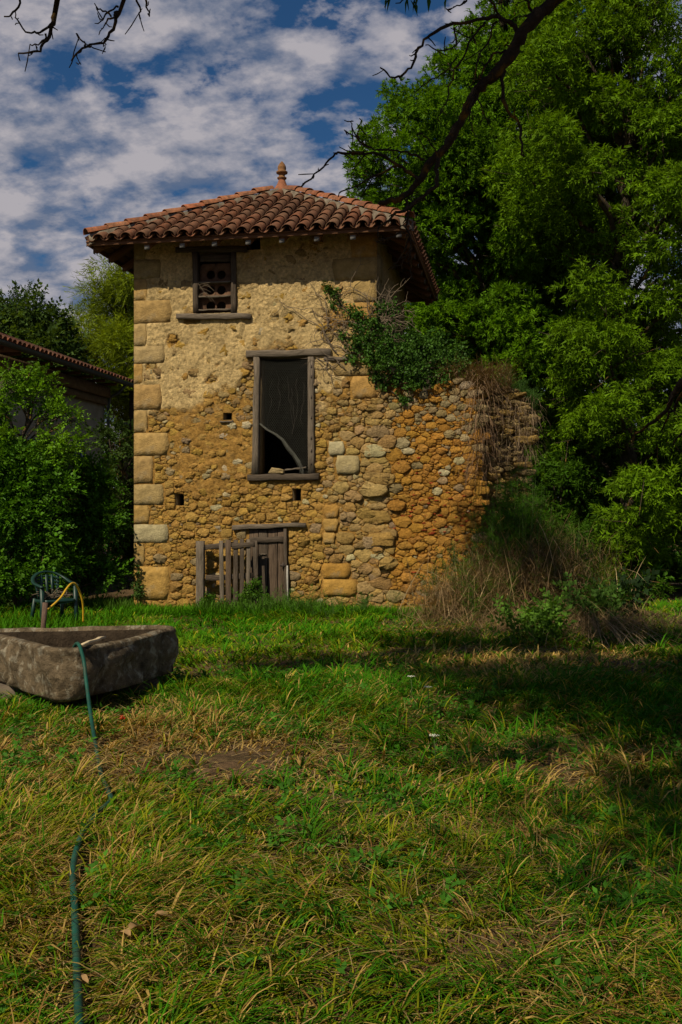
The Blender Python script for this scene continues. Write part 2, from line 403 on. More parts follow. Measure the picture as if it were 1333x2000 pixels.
def lay_stones(parent, cells, depth, colour, seed, y0=0.0, keep=300, hf=None, gap=0.004, blocky=False, name='stone', rest='small_stones'):
    r = random.Random(seed); cells = sorted(cells, key=lambda c: -abs(area(c[1]))); mb = MB()
    for i, (c, poly, rad) in enumerate(cells):
        h = hf(c[0], c[1], rad, r) if hf else 0.03+rad*0.35*r.uniform(.6, 1.2)
        (cx, cz), vs_, fs_ = stone_geo(poly, h, r, gap, True, blocky); col = colour(cx, cz, r)
        yb = y0 - depth(cx, cz)
        if i < keep:
            m_ = MB(); m_.add(vs_, fs_, col); m_.build(name, M['stone'], parent, False, (cx, yb, cz))
        else: mb.add([(v[0]+cx, v[1]+yb, v[2]+cz) for v in vs_], fs_, col)
    if mb.v: prop(mb.build(rest, M['stone'], parent, False), kind='stuff')

# photograph curves converted once to wall coordinates
def curve_px(pts, y=0.0):
    q = [wp(a, b, y) for a, b in pts]; return np.array([p[0] for p in q]), np.array([p[1] for p in q])
cs_, cz_ = curve_px([(262, 800), (300, 800), (360, 795), (420, 770), (470, 760), (500, 700), (560, 690), (618, 700), (625, 790), (672, 775), (690, 715), (735, 690), (780, 660)])
def cover_edge(s): return np.interp(s, cs_, cz_)
def plaster(s, z):
    s = np.asarray(s, float); z = np.asarray(z, float)
    n = fbm(s*1.7+3, z*1.7+8, 4)-0.5
    p = sstep(-0.16, 0.12, z - cover_edge(s) + 1.3*n)
    hole = sstep(0.60, 0.66, fbm(s*2.6+31, z*2.6+2, 4))
    up = sstep(0.25, 0.7, z-wp(400, 660)[1]+0.5*n)
    return p*(1-hole*(1-0.75*up))
def crumble(s, z):                           # earthy mortar smeared over the stones, left of the tall window
    s = np.asarray(s, float); z = np.asarray(z, float)
    c0 = wp(415, 880); d = ((s-c0[0])/0.95)**2+((z-c0[1])/1.15)**2
    c1 = wp(655, 750); d1 = ((s-c1[0])/0.3)**2+((z-c1[1])/0.35)**2
    return np.maximum(sstep(1.25, 0.55, d+1.6*(fbm(s*2.1+60, z*2.1, 4)-0.5)), sstep(1.2, .7, d1+(fbm(s*3, z*3)-.5)))
QR = []
def mortar_depth(s, z):
    s = np.asarray(s, float); z = np.asarray(z, float)
    p = plaster(s, z); c = crumble(s, z)
    d = 0.008 + 0.050*(fbm(s*6, z*7, 4)-0.48)
    d = d + c*(0.026+0.060*(fbm(s*6+9, z*8+4, 4)-0.5))
    crk = sstep(.035, .0, np.abs(fbm(s*2.3+12, z*2.3+44, 4)-.5))
    pl_ = 0.050 + 0.030*(fbm(s*3+50, z*3, 3)-0.5) + 0.040*(fbm(s*14, z*14+9, 4, .6)-0.5) + 0.024*(fbm(s*36+5, z*36, 2)-.5) - .018*crk
    out = d*(1-p)+pl_*p
    for a_, b_, c_, d_ in QR:
        m_ = sstep(-.03, .01, s-a_)*sstep(.02, -.03, s-c_)*sstep(-.02, .01, z-b_)*sstep(.02, -.01, z-d_); out = out*(1-m_)+.022*m_
    return out
def mortar_colour(s, z):
    s = np.asarray(s, float); z = np.asarray(z, float)
    p = plaster(s, z)[..., None]; n = fbm(s*1.4, z*1.4+20, 4)[..., None]
    pale = np.array([0.62, 0.455, 0.215]); ochre = np.array([0.40, 0.225, 0.058]); orange = np.array([0.42, 0.185, 0.028])
    sr = wp(770, 900)[0]
    rt = (sstep(sr-0.3, sr+0.5, s+(fbm(s, z)-.5)))[..., None]
    low = ochre*(1-rt)+orange*rt
    c = low*(1-p) + (pale*(0.8+0.45*n))*p
    return c*(0.75+0.5*fbm(s*6+3, z*6, 3)[..., None])

def masonry_colour(s, z, r):
    x = s; base = np.array([0.45, 0.272, 0.070])
    s1 = wp(640, 900)[0]; s2 = wp(765, 900)[0]
    if x > s2:                               # rich orange part on the right
        base = np.array([0.44, 0.225, 0.042])
        if z > wp(800, 850)[1]+r.uniform(-.3, .2) and r.random() < 0.45: base = np.array([0.33, 0.255, 0.13])
        
    elif x > s1: base = np.array([0.44, 0.295, 0.115]) if r.random() < .5 else np.array([0.38, 0.24, 0.08])
    elif z > wp(400, 830)[1] and r.random() < .5: base = np.array([0.34, 0.235, 0.10])
    q = r.random()
    if q < 0.03: base = np.array([0.50, 0.42, 0.24])
    elif q < 0.09: base = np.array([0.33, 0.24, 0.12])
    v = r.uniform(0.82, 1.15)
    return tuple(np.clip(base*v*np.array([1, r.uniform(.94, 1.06), r.uniform(.85, 1.15)]), 0.01, 0.75))

def sheet(parent, name, bounds, step, depth, colour, holes, inside=None, y0=0.0, plane='front'):
    s0, z0, s1, z1 = bounds
    ss = np.arange(s0, s1+step*0.5, step); zs_ = np.arange(z0, z1+step*0.5, step); ss[-1] = s1
    S, Z = np.meshgrid(ss, zs_); D = depth(S, Z); Cc = colour(S, Z).reshape(-1, 3)
    V = np.stack([S, y0-D, Z], -1) if plane == 'front' else np.stack([y0+D, S, Z], -1)
    n_, m_ = len(ss), len(zs_); i0 = (np.arange(m_-1)[:, None]*n_+np.arange(n_-1)[None]).ravel()
    q = np.stack([i0, i0+1, i0+1+n_, i0+n_], 1)
    cs = (S[:-1, :-1]+step/2).ravel(); cz = (Z[:-1, :-1]+step/2).ravel(); ok = np.ones(len(q), bool)
    for a, b, c, d in holes: ok &= ~((cs > a) & (cs < c) & (cz > b) & (cz < d))
    if inside is not None: ok &= inside(cs, cz)
    q = q[ok]
    return link(name, np_mesh(name, V.reshape(-1, 3), np.full(len(q), 4), q.ravel(), M['mortar'], Cc, True), parent)

def wall_body(parent, name, x0, x1, z0, z1, y0, y1, rects, mat):
    xs = sorted({x0, x1, *[v for r in rects for v in (r[0], r[2])]}); zs_ = sorted({z0, z1, *[v for r in rects for v in (r[1], r[3])]})
    def solid(i, j):
        if i < 0 or j < 0 or i >= len(xs)-1 or j >= len(zs_)-1: return False
        cx = (xs[i]+xs[i+1])/2; cz = (zs_[j]+zs_[j+1])/2
        return not any(a < cx < c and b < cz < d for a, b, c, d in rects)
    mb = MB()
    for i in range(len(xs)-1):
        for j in range(len(zs_)-1):
            if not solid(i, j): continue
            a, c, b, d = xs[i], xs[i+1], zs_[j], zs_[j+1]
            v = [(a,y0,b),(c,y0,b),(c,y0,d),(a,y0,d),(a,y1,b),(c,y1,b),(c,y1,d),(a,y1,d)]; f = [(0,1,2,3),(4,7,6,5)]
            if not solid(i-1, j): f.append((0,3,7,4))
            if not solid(i+1, j): f.append((1,5,6,2))
            if not solid(i, j-1): f.append((0,4,5,1))
            if not solid(i, j+1): f.append((3,2,6,7))
            mb.add(v, f)
    return mb.build(name, mat, parent)

def board(name, p0, p1, w, t, mat, parent, face=(0, -1, 0), wob=0.006, seed=None, taper=1.0, seg=6):
    """timber from p0 to p1, w wide across the face, t thick along 'face'; a little crooked and worn"""
    r = random.Random(seed if seed is not None else hash((round(p0[0], 3), round(p1[2], 3), name)) & 0xffff)
    p0 = Vector(p0); p1 = Vector(p1); x = (p1-p0); Ln = x.length; x.normalize(); f = Vector(face)
    f = (f-x*f.dot(x)).normalized(); y = f.cross(x).normalized()
    vs_ = []; 
    for i in range(seg+1):
        a = i/seg*Ln; k_ = 1+(taper-1)*i/seg; dw = r.uniform(-wob, wob); dt = r.uniform(-wob, wob)*0.6
        e = r.uniform(-wob, wob)*1.5 if i in (0, seg) else 0
        c = min(w, t)*0.13
        W2 = w*k_/2 + r.uniform(-wob, wob)*0.6; T2 = t/2
        for (yy, zz) in ((-W2+c, -T2), (W2-c, -T2), (W2, -T2+c), (W2, T2-c), (W2-c, T2), (-W2+c, T2), (-W2, T2-c), (-W2, -T2+c)):
            vs_.append((a+e, yy+dw, zz+dt))
    fs_ = []
    for i in range(seg):
        for k_ in range(8): fs_.append((i*8+k_, i*8+(k_+1) % 8, (i+1)*8+(k_+1) % 8, (i+1)*8+k_))
    fs_.append(tuple(range(7, -1, -1))); fs_.append(tuple(seg*8+k_ for k_ in range(8)))
    mb = MB(); mb.add(vs_, [tuple(reversed(q)) for q in fs_] if False else fs_)
    o = mb.build(name, mat, parent)
    mt = Matrix.Identity(4)
    for i in range(3): mt[i][0] = x[i]; mt[i][1] = y[i]; mt[i][2] = f[i]; mt[i][3] = p0[i]
    o.matrix_local = mt
    return o

# ------------------------------------------------------------------ the tower
tower = thing('dovecote_tower', (LX, LY, 0), -T, 'square two-storey dovecote of ochre rubble stone with a hipped clay tile roof', 'tower')
ZE = 6.80                                    # roof plane at the eave
SL = math.tan(R_(29.0))
HW = W/2+OV
ZTOP = ZE+OV*SL-0.10
def rect(x0, y0, x1, y1):                    # photograph rectangle -> wall rectangle
    a = wp(x0, (y0+y1)/2)[0]; c = wp(x1, (y0+y1)/2)[0]; xm = (x0+x1)/2
    return (a, wp(xm, y1)[1], c, wp(xm, y0)[1])
R_win = rect(385, 493, 455, 613)
R_tall = rect(505, 694, 605, 930)
R_door = rect(487, 1031, 560, 1200)
holes_px = [(343, 963, 360, 988), (573, 955, 590, 979), (438, 806, 454, 820), (484, 462, 509, 489)]
R_holes = [rect(*h) for h in holes_px]
openings = [R_win, R_tall, R_door] + R_holes
front = wall_body(tower, 'front_wall', 0.0, W, BASE-0.3, ZTOP, 0.012, 0.50, openings, M['core'])
# the other three walls of the shell, floors and a lining, both coloured near-black for the unlit inside
mb = MB(); mb.box((0.0, 0.501, BASE-0.3), (0.45, W-0.451, ZTOP)); mb.build('side_wall', M['core'], tower)
mb = MB(); mb.box((W-0.45, 0.501, BASE-0.3), (W-0.012, W-0.451, ZTOP)); side_r = mb.build('side_wall', M['core'], tower)
mb = MB(); mb.box((0.0, W-0.45, BASE-0.3), (W, W, ZTOP)); mb.build('back_wall', M['core'], tower)
mb = MB()
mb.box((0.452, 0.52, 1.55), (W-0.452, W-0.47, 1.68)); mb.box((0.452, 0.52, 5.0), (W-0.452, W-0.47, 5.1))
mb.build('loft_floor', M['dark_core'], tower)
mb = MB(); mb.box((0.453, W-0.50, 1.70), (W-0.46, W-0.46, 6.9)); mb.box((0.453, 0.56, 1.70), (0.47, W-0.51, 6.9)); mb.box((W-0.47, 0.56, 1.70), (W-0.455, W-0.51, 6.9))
mb.build('dark_lining', M['dark_core'], tower)

# cut stones of the left corner (photograph rows: top, bottom, right end)
quoins = [(468, 508, 289), (508, 546, 318), (546, 588, 291), (588, 633, 338), (633, 677, 290), (677, 711, 325), (711, 750, 282),
          (751, 801, 319), (802, 845, 291), (846, 890, 332), (891, 944, 303), (946, 986, 323), (987, 1023, 295), (1024, 1060, 330),
          (1061, 1105, 285), (1106, 1171, 334), (1172, 1200, 300)]
qrects = []
QD = .80
qc = [(0.33, .25, .12), (.34, .265, .13), (.45, .30, .12), (.42, .29, .125), (.42, .31, .15), (.42, .32, .17), (.44, .28, .10), (.42, .28, .12),
      (.41, .29, .13), (.45, .31, .13), (.42, .29, .13), (.41, .31, .15), (.42, .28, .10), (.44, .39, .25), (.38, .26, .10), (.47, .30, .095), (.40, .24, .07)]
r5 = random.Random(5)
def block(rc, col, y=0.0, h=0.036, parent=None, name='quoin', side=0):
    a, b, c, d = rc; g = 0.003; n = 4; vs_ = []; fs_ = []
    poly = [(a, b), (c, b), (c, d), (a, d)]
    # blocks are dressed: gently uneven faces, eroded right end
    s0, z0, s1, z1 = a+g*(side != -1), b+g, c-g*(side != 1), d-g
    m_ = 5; k_ = 4; cx, cz = (s0+s1)/2, (z0+z1)/2
    for j in range(k_+1):
        for i in range(m_+1):
            fx = i/m_; fz = j/k_; e = (i in (0, m_)) + (j in (0, k_))
            yy = -h*(1-0.16*(e > 0)-0.1*(e > 1)) + r5.uniform(-.006, .006)
            if side == -1 and i == 0: yy = -h + r5.uniform(-.004, .004)
            if side == 1 and i == m_: yy = -h + r5.uniform(-.004, .004)
            ex = 0; jx = (r5.uniform(-.03, .006)-.035*abs(j/k_-.55))*(1 if i == m_ else -1) if (i == m_ and side != 1) or (i == 0 and side != -1) else 0
            if e > 1 and not ((side == -1 and i == 0) or (side == 1 and i == m_)):
                ex = -0.016*(1 if i == m_ else -1)
            vs_.append((s0+(s1-s0)*fx+jx+ex-cx, yy, z0+(z1-z0)*fz-cz + (r5.uniform(-.006, .006) if j in (0, k_) else 0)))
    n0 = len(vs_); w_ = m_+1
    for j in range(k_):
        for i in range(m_): fs_.append((j*w_+i, j*w_+i+1, (j+1)*w_+i+1, (j+1)*w_+i))
    border = [i for i in range(w_)] + [j*w_+m_ for j in range(1, k_+1)] + [k_*w_+i for i in range(m_-1, -1, -1)] + [j*w_ for j in range(k_-1, 0, -1)]
    back = {}
    for q in border: back[q] = len(vs_); v = vs_[q]; vs_.append((v[0], 0.06, v[2]))
    for a_, b_ in zip(border, border[1:]+border[:1]): fs_.append((b_, a_, back[a_], back[b_]))
    mb = MB(); mb.add(vs_, fs_, tuple(np.array(col)*QD*r5.uniform(.92, 1.08)*np.array([1, .96, .85])))
    return mb.build(name, M['dressed'], parent or front, False, (cx, y, cz))
for (t0, t1, xr), col in zip(quoins, qc):
    a = 0.0; c = wp(xr, (t0+t1)/2)[0]; rc = (a-0.012, wp(270, t1)[1], c, wp(270, t0)[1]); qrects.append(rc)
    block(rc, col, side=-1)
# right corner blocks under the eave, seen among the vines
yy0 = 452; k_ = 0
while yy0 < 735:
    hh = r5.choice([44, 50, 56, 48]); xl = 735-(80 if k_ % 2 else 48)-r5.uniform(0, 10)
    rc = (wp(xl, yy0)[0], wp(735, yy0+hh)[1], W+0.012, wp(735, yy0)[1]); qrects.append(rc)
    block(rc, (.40, .29, .13) if k_ % 3 else (.42, .26, .09), side=1); yy0 += hh; k_ += 1
# old corner chain left standing in the lower wall
for (x0, y0, x1, y1), col in zip([(629, 1100, 686, 1130), (629, 1131, 698, 1164), (632, 985, 664, 1012), (630, 1013, 664, 1038), (630, 1040, 657, 1062), (655, 890, 704, 926), (640, 862, 676, 890)],
        [(.44, .25, .06), (.45, .27, .07), (.43, .25, .07), (.44, .28, .09), (.45, .29, .10), (.42, .35, .20), (.50, .45, .30)]):
    rc = rect(x0, y0, x1, y1); qrects.append(rc); block(rc, col, h=0.06, side=0, name='cut_stone')

QR.extend(qrects)
avoid = [(a-0.05, b-0.03, c+0.05, d+0.03) for a, b, c, d in [R_win, R_tall, R_door]] + qrects + R_holes
avoid += [rect(345, 480, 484, 495), rect(348, 611, 493, 627), rect(481, 683, 650, 700), rect(484, 925, 624, 941), rect(456, 1020, 598, 1034)]
sA = wp(640, 900)[0]; sB = wp(790, 900)[0]
def front_size(s, z):
    if sA < s < sB and z < wp(700, 840)[1]: return 0.17, 0.03
    if z < wp(400, 1010)[1]: return 0.13, 0.02
    if s > sB: return 0.105, 0.02
    return 0.105, 0.02
def front_in(s, z):
    p = float(plaster(s, z)); 
    if p > 0.8: return random.random() < 0.12
    return True
cells = pack((0.02, BASE-0.05, W-0.01, ZTOP-0.02), front_in, front_size, avoid, 1.45, 4, 30000)
def md(s, z): return 0.0
def front_h(s, z, rad, r):
    return 0.022+rad*0.24*r.uniform(.1, 1.7)
lay_stones(front, cells, md, masonry_colour, 21, 0.0, 300, front_h)
hs = [(a, b, c, d) for a, b, c, d in [R_win, R_tall, R_door] + R_holes]
sheet(front, 'mortar', (-0.008, BASE-0.1, W+0.008, ZTOP), 0.028, mortar_depth, mortar_colour, hs)
# right flank, in the shade: rough render
def flank_depth(s, z): return 0.012+0.03*(fbm(s*2.5+7, z*2.5, 4)-0.5)+0.015*(fbm(s*14, z*14, 3)-.5)
def flank_col(s, z): return np.array([.36, .275, .15])*(0.6+0.7*fbm(s*1.8, z*1.8+3, 4)[..., None])
sheet(side_r, 'mortar', (0.002, BASE-0.1, W-0.01, ZTOP), 0.05, flank_depth, flank_col, [], None, W-0.012+0.0, 'side')
sheet(tower, 'left_render', (0.002, BASE-0.1, W-0.01, ZTOP), 0.12, lambda s, z: -0.01-0.02*fbm(s*3, z*3, 3), flank_col, [], None, 0.0, 'side')
for k_, (z0, z1) in enumerate([(6.55, 6.98), (6.1, 6.54), (5.66, 6.09), (5.2, 5.65), (4.75, 5.19), (4.3, 4.74)]):
    wd = 0.62 if k_ % 2 else 0.36
    mb = MB(); mb.box((-0.03, 0.03, z0+.006), (0.045, wd, z1-.006), (.30, .23, .12)); mb.build('quoin', M['stone'], side_r, False, (W-0.012, 0, 0))

# small dovecote window
frame = tower
def sz(px, py, y): s, z = wp(px, py, y); return (s, y, z)
def reveal(rc, y0, y1):
    a_, b_, c_, d_ = rc; t_ = .004; mb = MB()
    mb.box((a_, y0, b_), (a_+t_, y1, d_)); mb.box((c_-t_, y0, b_), (c_, y1, d_)); mb.box((a_+t_, y0, b_), (c_-t_, y1, b_+t_)); mb.box((a_+t_, y0, d_-t_), (c_-t_, y1, d_))
    return mb.build('window', M['core'], tower)
a, b, c, d = R_win
win_s = reveal(R_win, .06, .29); win_t = reveal(R_tall, .06, .498)
lin = board('lintel', sz(345, 489, -.03), sz(484, 487, -.03), 0.11, 0.14, M['wood'], win_s, seed=1)
dw = board('window_sill', sz(349, 620, -.025), sz(493, 619, -.025), 0.105, 0.20, M['wood_pale'], win_s, seed=2, wob=.01)
j1 = board('window_jamb', sz(382, 494, -.035), sz(384, 612, -.035), 0.105, 0.13, M['wood'], win_s, seed=3)
j2 = board('window_jamb', sz(458, 494, -.035), sz(458, 612, -.035), 0.10, 0.13, M['wood'], win_s, seed=4)
board('cross_board', sz(391, 505, -.015), sz(452, 504, -.015), 0.13, 0.03, M['wood'], win_s, seed=5)
def holed_panel():
    """board pierced by six flight holes"""
    x0, z0 = wp(392, 613, .05); x1, z1 = wp(452, 514, .05); mb = MB(); yf, yb = 0.04, 0.065
    rows = [(537, 8.6), (567, 8.8), (598, 9.2)]
    zb = [z0, (wp(420, 582, .05)[1]), (wp(420, 552, .05)[1]), z1]
    for k__, (py, rp) in enumerate(reversed(rows)):
        for q, px in enumerate((412.5, 433)):
            cx, cz = wp(px, py, .05); rad = rp/101.0
            xa = x0 if q == 0 else (x0+x1)/2; xb = (x0+x1)/2 if q == 0 else x1; za, zc_ = zb[k__], zb[k__+1]
            n = 24; inner = []; outer = []
            for t in range(n):
                an = 2*math.pi*(t+.5)/n; dx, dz = math.cos(an), math.sin(an); inner.append((cx+dx*rad, cz+dz*rad))
                tx = ((xb-cx) if dx > 0 else (xa-cx))/dx if abs(dx) > 1e-6 else 1e9
                tz = ((zc_-cz) if dz > 0 else (za-cz))/dz if abs(dz) > 1e-6 else 1e9
                m_ = min(tx, tz); outer.append((cx+dx*m_, cz+dz*m_))
            vs_ = [(p[0], yf, p[1]) for p in outer]+[(p[0], yf, p[1]) for p in inner]+[(p[0], yb, p[1]) for p in inner]
            fs_ = [(i, (i+1) % n, n+(i+1) % n, n+i) for i in range(n)]+[(n+i, n+(i+1) % n, 2*n+(i+1) % n, 2*n+i) for i in range(n)]
            mb.add(vs_, fs_)
    return mb
holed_panel().build('pierced_board', material('warm_board', (0.10, 0.055, 0.032), 0.85, 0.2, 0.5, 8, 0.5, 20), win_s)
for py in (552.5, 580, 606): board('ledge', sz(390, py+1, -.01), sz(453, py-1, -.01), 0.028, 0.14, M['wood_pale'], win_s, seed=py)
mb = MB(); mb.box((a-.1, .30, b-.1), (c+.1, .33, d+.1)); mb.build('dark_backing', M['dark_core'], win_s)  # added near-black sheet, the darkness seen through the flight holes
mb = MB()
for k_ in range(9):
    p = Vector(sz(random.uniform(386, 396), random.uniform(553, 585), -.14)); q = Vector(sz(random.uniform(396, 430), random.uniform(548, 592), -.10))
    mid = (p+q)/2+Vector((0, -.05, random.uniform(-.03, .1))); mb.tube(smooth_path([p, mid, q], 4), 0.004, 4)
mb.build('straw_wisp', M['twig'], win_s)

# tall window with its frame and torn chicken wire
board('lintel', sz(481, 692, -.03), sz(649, 689, -.03), 0.135, 0.15, M['wood_pale'], win_t, seed=11, wob=.012)
board('window_sill', sz(485, 933, -.03), sz(624, 931, -.03), 0.125, 0.15, M['wood'], win_t, seed=12, wob=.008)
board('window_jamb', sz(499, 927, -.025), sz(503, 699, -.025), 0.135, 0.13, M['wood_pale'], win_t, seed=13, wob=.01, taper=.85)
jr = board('window_jamb', sz(609, 925, -.025), sz(608, 698, -.025), 0.12, 0.13, M['wood_pale'], win_t, seed=14, wob=.006)
mb = MB()
for py in (735, 775, 815, 855, 880, 905, 715):
    s, z = wp(608, py, -.13); mb.box((s-.012, -.098, z-.03), (s+.012, -.085, z+.03))
mb.build('bolt_slot', M['iron'], win_t)
board('short_lintel', sz(633, 701, -.03), sz(684, 701, -.03), 0.07, 0.10, M['wood_pale'], win_t, seed=15)
tear_px = [(508, 828), (522, 840), (540, 850), (552, 860), (562, 876), (574, 890), (583, 905), (588, 918), (590, 925)]
tear = [wp(x, y, .0) for x, y in tear_px]; tx_ = np.array([p[0] for p in tear]); tz_ = np.array([p[1] for p in tear])
a, b, c, d = rect(508, 698, 603, 926); mb = MB(); cw = 0.042; ch = cw*0.86; YW = -0.01
def inw(s, z): return a < s < c and b < z < d and (z > np.interp(s, tx_, tz_) if s < tx_[-1] else True)
col_n = int((c-a)/cw)+2; row_n = int((d-b)/(ch*0.75*1.15))+2
for j in range(row_n+1):
    for i in range(-1, col_n+1):
        cx = a+(i+(0.5 if j % 2 else 0))*cw; cz = b+j*ch*0.86
        sag = 0.006*math.sin(cx*9)+0.008*math.sin(cz*5)
        pt = [(cx+math.sin(t)*cw*0.577*.87, cz+math.cos(t)*ch*0.60) for t in (0, math.pi/3, 2*math.pi/3, math.pi)]
        for p, q, th in ((pt[0], pt[1], .0012), (pt[1], pt[2], .0017), (pt[2], pt[3], .0012)):
            if inw(*p) and inw(*q):
                mb.tube([(p[0], YW+sag, p[1]), (q[0], YW+sag, q[1])], th, 3, cap=False)
mb.build('chicken_wire', M['wire'], win_t)
mb = MB(); r8 = random.Random(8)
base_path = [Vector((p[0], YW-.02, p[1])) for p in tear]
for k_ in range(34):                         # the torn edge rolled back on itself, wider at the foot
    o = Vector((r8.gauss(0, .012), r8.gauss(0, .015), r8.gauss(0, .010))); pts = []
    for i, p in enumerate(base_path):
        wd = 0.5+1.6*i/len(base_path); pts.append(p+Vector((o.x*wd+.015*wd, o.y*wd, o.z*wd+.01*wd))+Vector((r8.gauss(0, .006), r8.gauss(0, .008), r8.gauss(0, .006))))
    mb.tube(pts, 0.0022, 3, cap=False)
mb.build('wire_roll', M['wire'], win_t)
o = board('loose_stick', sz(556, 918, -.03), sz(599, 913, -.05), .028, .02, M['wood_pale'], win_t, seed=17)
(c0, vs_, fs_) = stone_geo([wp(524, 925), wp(558, 925), wp(556, 918), wp(545, 915), wp(531, 913)], 0.07, random.Random(3), 0)
mb = MB(); mb.add(vs_, fs_, (.40, .30, .15)); mb.build('loose_rubble', M['stone'], win_t, True, (c0[0], -.04, c0[1]))
mb = MB()
for k_ in range(6):                          # creepers hanging inside the opening
    p = Vector(sz(r8.uniform(515, 595), r8.uniform(715, 760), .25)); pts = [p]
    for q in range(7): p = p+Vector((r8.uniform(-.05, .05), r8.uniform(-.02, .03), -r8.uniform(.08, .17))); pts.append(p)
    mb.tube(smooth_path(pts, 3), 0.0035, 4)
mb.build('hanging_creeper', M['iron'], win_t)

# putlog holes: backs coloured near-black as the shade of the pockets; one with a broken wood end
for rc in R_holes:
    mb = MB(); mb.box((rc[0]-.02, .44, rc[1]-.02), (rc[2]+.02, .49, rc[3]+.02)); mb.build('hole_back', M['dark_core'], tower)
s0, z0 = wp(432, 822); board('wood_stub', sz(431, 824, -.03), sz(456, 823, -.03), .03, .10, M['wood_pale'], tower, seed=19)
board('hole_lintel', sz(480, 463, -.01), sz(513, 463, -.01), .05, .12, M['wood'], tower, seed=20)

# door: planks, rail, post, latch, lintel
door = MB()
a, b, c, d = R_door; ym = -.02
dr = board('door', sz(496, 1180, ym), sz(496, 1034, ym), 0.18, .035, M['wood_brown'], tower, seed=30)
edges = [(487, 505), (506, 523), (524, 542), (543, 557)]
bpy.data.objects.remove(dr)
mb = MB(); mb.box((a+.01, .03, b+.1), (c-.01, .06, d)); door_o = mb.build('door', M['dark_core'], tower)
for i, (xa, xb) in enumerate(edges):
    wd = (xb-xa)/102.0
    board('plank', sz((xa+xb)/2, 1200, .0), sz((xa+xb)/2+.5, 1034+i % 2, .0), wd, .035, M['wood_brown'] if i != 1 else M['wood'], door_o, seed=31+i, wob=.004)
board('rail', sz(488, 1055, -.04), sz(556, 1053, -.04), .10, .035, M['wood'], door_o, seed=40)
board('rail', sz(506, 1083, -.035), sz(521, 1082, -.035), .02, .03, M['wood_pale'], door_o, seed=44)
mb = MB(); s, z = wp(556, 1104, -.07); mb.box((s-.07, -.10, z-.025), (s+.03, -.055, z+.02)); mb.box((s-.03, -.115, z-.045), (s+.0, -.055, z+.05)); mb.tube([(s-.08, -.10, z), (s+.05, -.10, z)], .012, 6)
mb.build('latch', M['iron'], door_o)
board('door_post', sz(561, 1205, -.05), sz(558, 1033, -.05), .06, .10, M['wood'], door_o, seed=41)
board('door_post', sz(562.5, 1200, -.105), sz(561, 1105, -.105), .03, .012, M['paint'], door_o, seed=42)
board('lintel', sz(457, 1030, -.03), sz(598, 1025, -.03), .10, .15, M['wood_pale'], door_o, seed=43, wob=.012, taper=.8)

# ------------------------------------------------------------------ the roof
apex = (W/2, W/2, ZE+HW*SL)
roof = MB()
cor = [(-OV, -OV), (W+OV, -OV), (W+OV, W+OV), (-OV, W+OV)]
up = [(x, y, ZE) for x, y in cor]+[apex]; lo = [(x, y, ZE-.025) for x, y in cor]+[(apex[0], apex[1], apex[2]-.03)]
roof.add(up+lo, [(0,1,4),(1,2,4),(2,3,4),(3,0,4),(6,5,9),(7,6,9),(8,7,9),(5,8,9),(0,5,6,1),(1,6,7,2),(2,7,8,3),(3,8,5,0)])
roof_o = roof.build('roof', M['roof_wood'], tower)
def side_frame(k_):                          # (origin, along, inward) of each eave
    return [((-OV, -OV), (1, 0), (0, 1)), ((W+OV, -OV), (0, 1), (-1, 0)), ((W+OV, W+OV), (-1, 0), (0, -1)), ((-OV, W+OV), (0, -1), (1, 0))][k_]
def rp(k_, a, d, up_=0.0):                   # along a, plan depth d, height above the roof plane
    (ox, oy), (ax_, ay_), (ix, iy) = side_frame(k_)
    return Vector((ox+ax_*a+ix*d, oy+ay_*a+iy*d, ZE+d*SL+up_))
LE = 2*HW
for k_ in range(4):
    # fascia/eave board and its under-batten
    p0, p1 = rp(k_, 0.02, 0.03, -.065), rp(k_, LE-0.02, 0.03, -.065)
    n = Vector((*[-q for q in side_frame(k_)[2]], 0))
    board('eave_board', p0, p1, .075, .03, M['roof_wood'], roof_o, face=n, seed=50+k_, wob=.003, seg=10)
    # rafters with pale sawn ends
    na = 9; px_ends = [286, 355, 418, 484, 550, 618, 689, 779]
    al = [wp(px, 462, -OV+.03)[0]+OV for px in px_ends] if k_ == 0 else list(np.linspace(.22, LE-.22, 9))
    for q, a_ in enumerate(al):
        mxd = min(a_, LE-a_); dd = min(1.35, max(mxd-0.02, 0.25))
        s_, e_ = rp(k_, a_, .075, -.165), rp(k_, a_, dd, -.165)
        rf = board('rafter', s_, e_, .10, .135, M['roof_wood'], roof_o, face=Vector((0, 0, 1)), seed=60+q, wob=.002, seg=3)
        dirv = (e_-s_).normalized()
        if k_ == 0: mb = MB(); mb.box((-.004, -.034, -.054), (-.0005, .034, .054)); mb.build('sawn_end', M['rafter_end'], rf) if False else None
        # pale end grain plate is the weathered end of the rafter itself
        pe = MB(); pe.box((-.048, -.003, -.066), (.048, .0, .066)); e = pe.build('rafter_end', M['rafter_end'], roof_o, False, s_ - Vector((*side_frame(k_)[2], 0))*0.004)
        e.rotation_euler = (0, 0, [0, R_(90), R_(180), R_(-90)][k_])
    # soffit boards lying on the rafters: their joints show from below
    for q in range(4):
        d0 = .06+q*.16; m0 = d0+.02
        board('soffit_board', rp(k_, m0, d0+.07, -.037), rp(k_, LE-m0, d0+.07, -.037), .150, .018, M['roof_wood'], roof_o, face=Vector((*[-g*SL for g in side_frame(k_)[2]], 1)), seed=80+q, wob=.002, seg=4)
    h0 = rp(k_, .12, .12, -.15); h1 = rp(k_, 1.4, 1.4, -.13)
    board('hip_rafter', h0, h1, .10, .15, M['roof_wood'], roof_o, face=Vector((0, 0, 1)), seed=90+k_, wob=.003, seg=3)

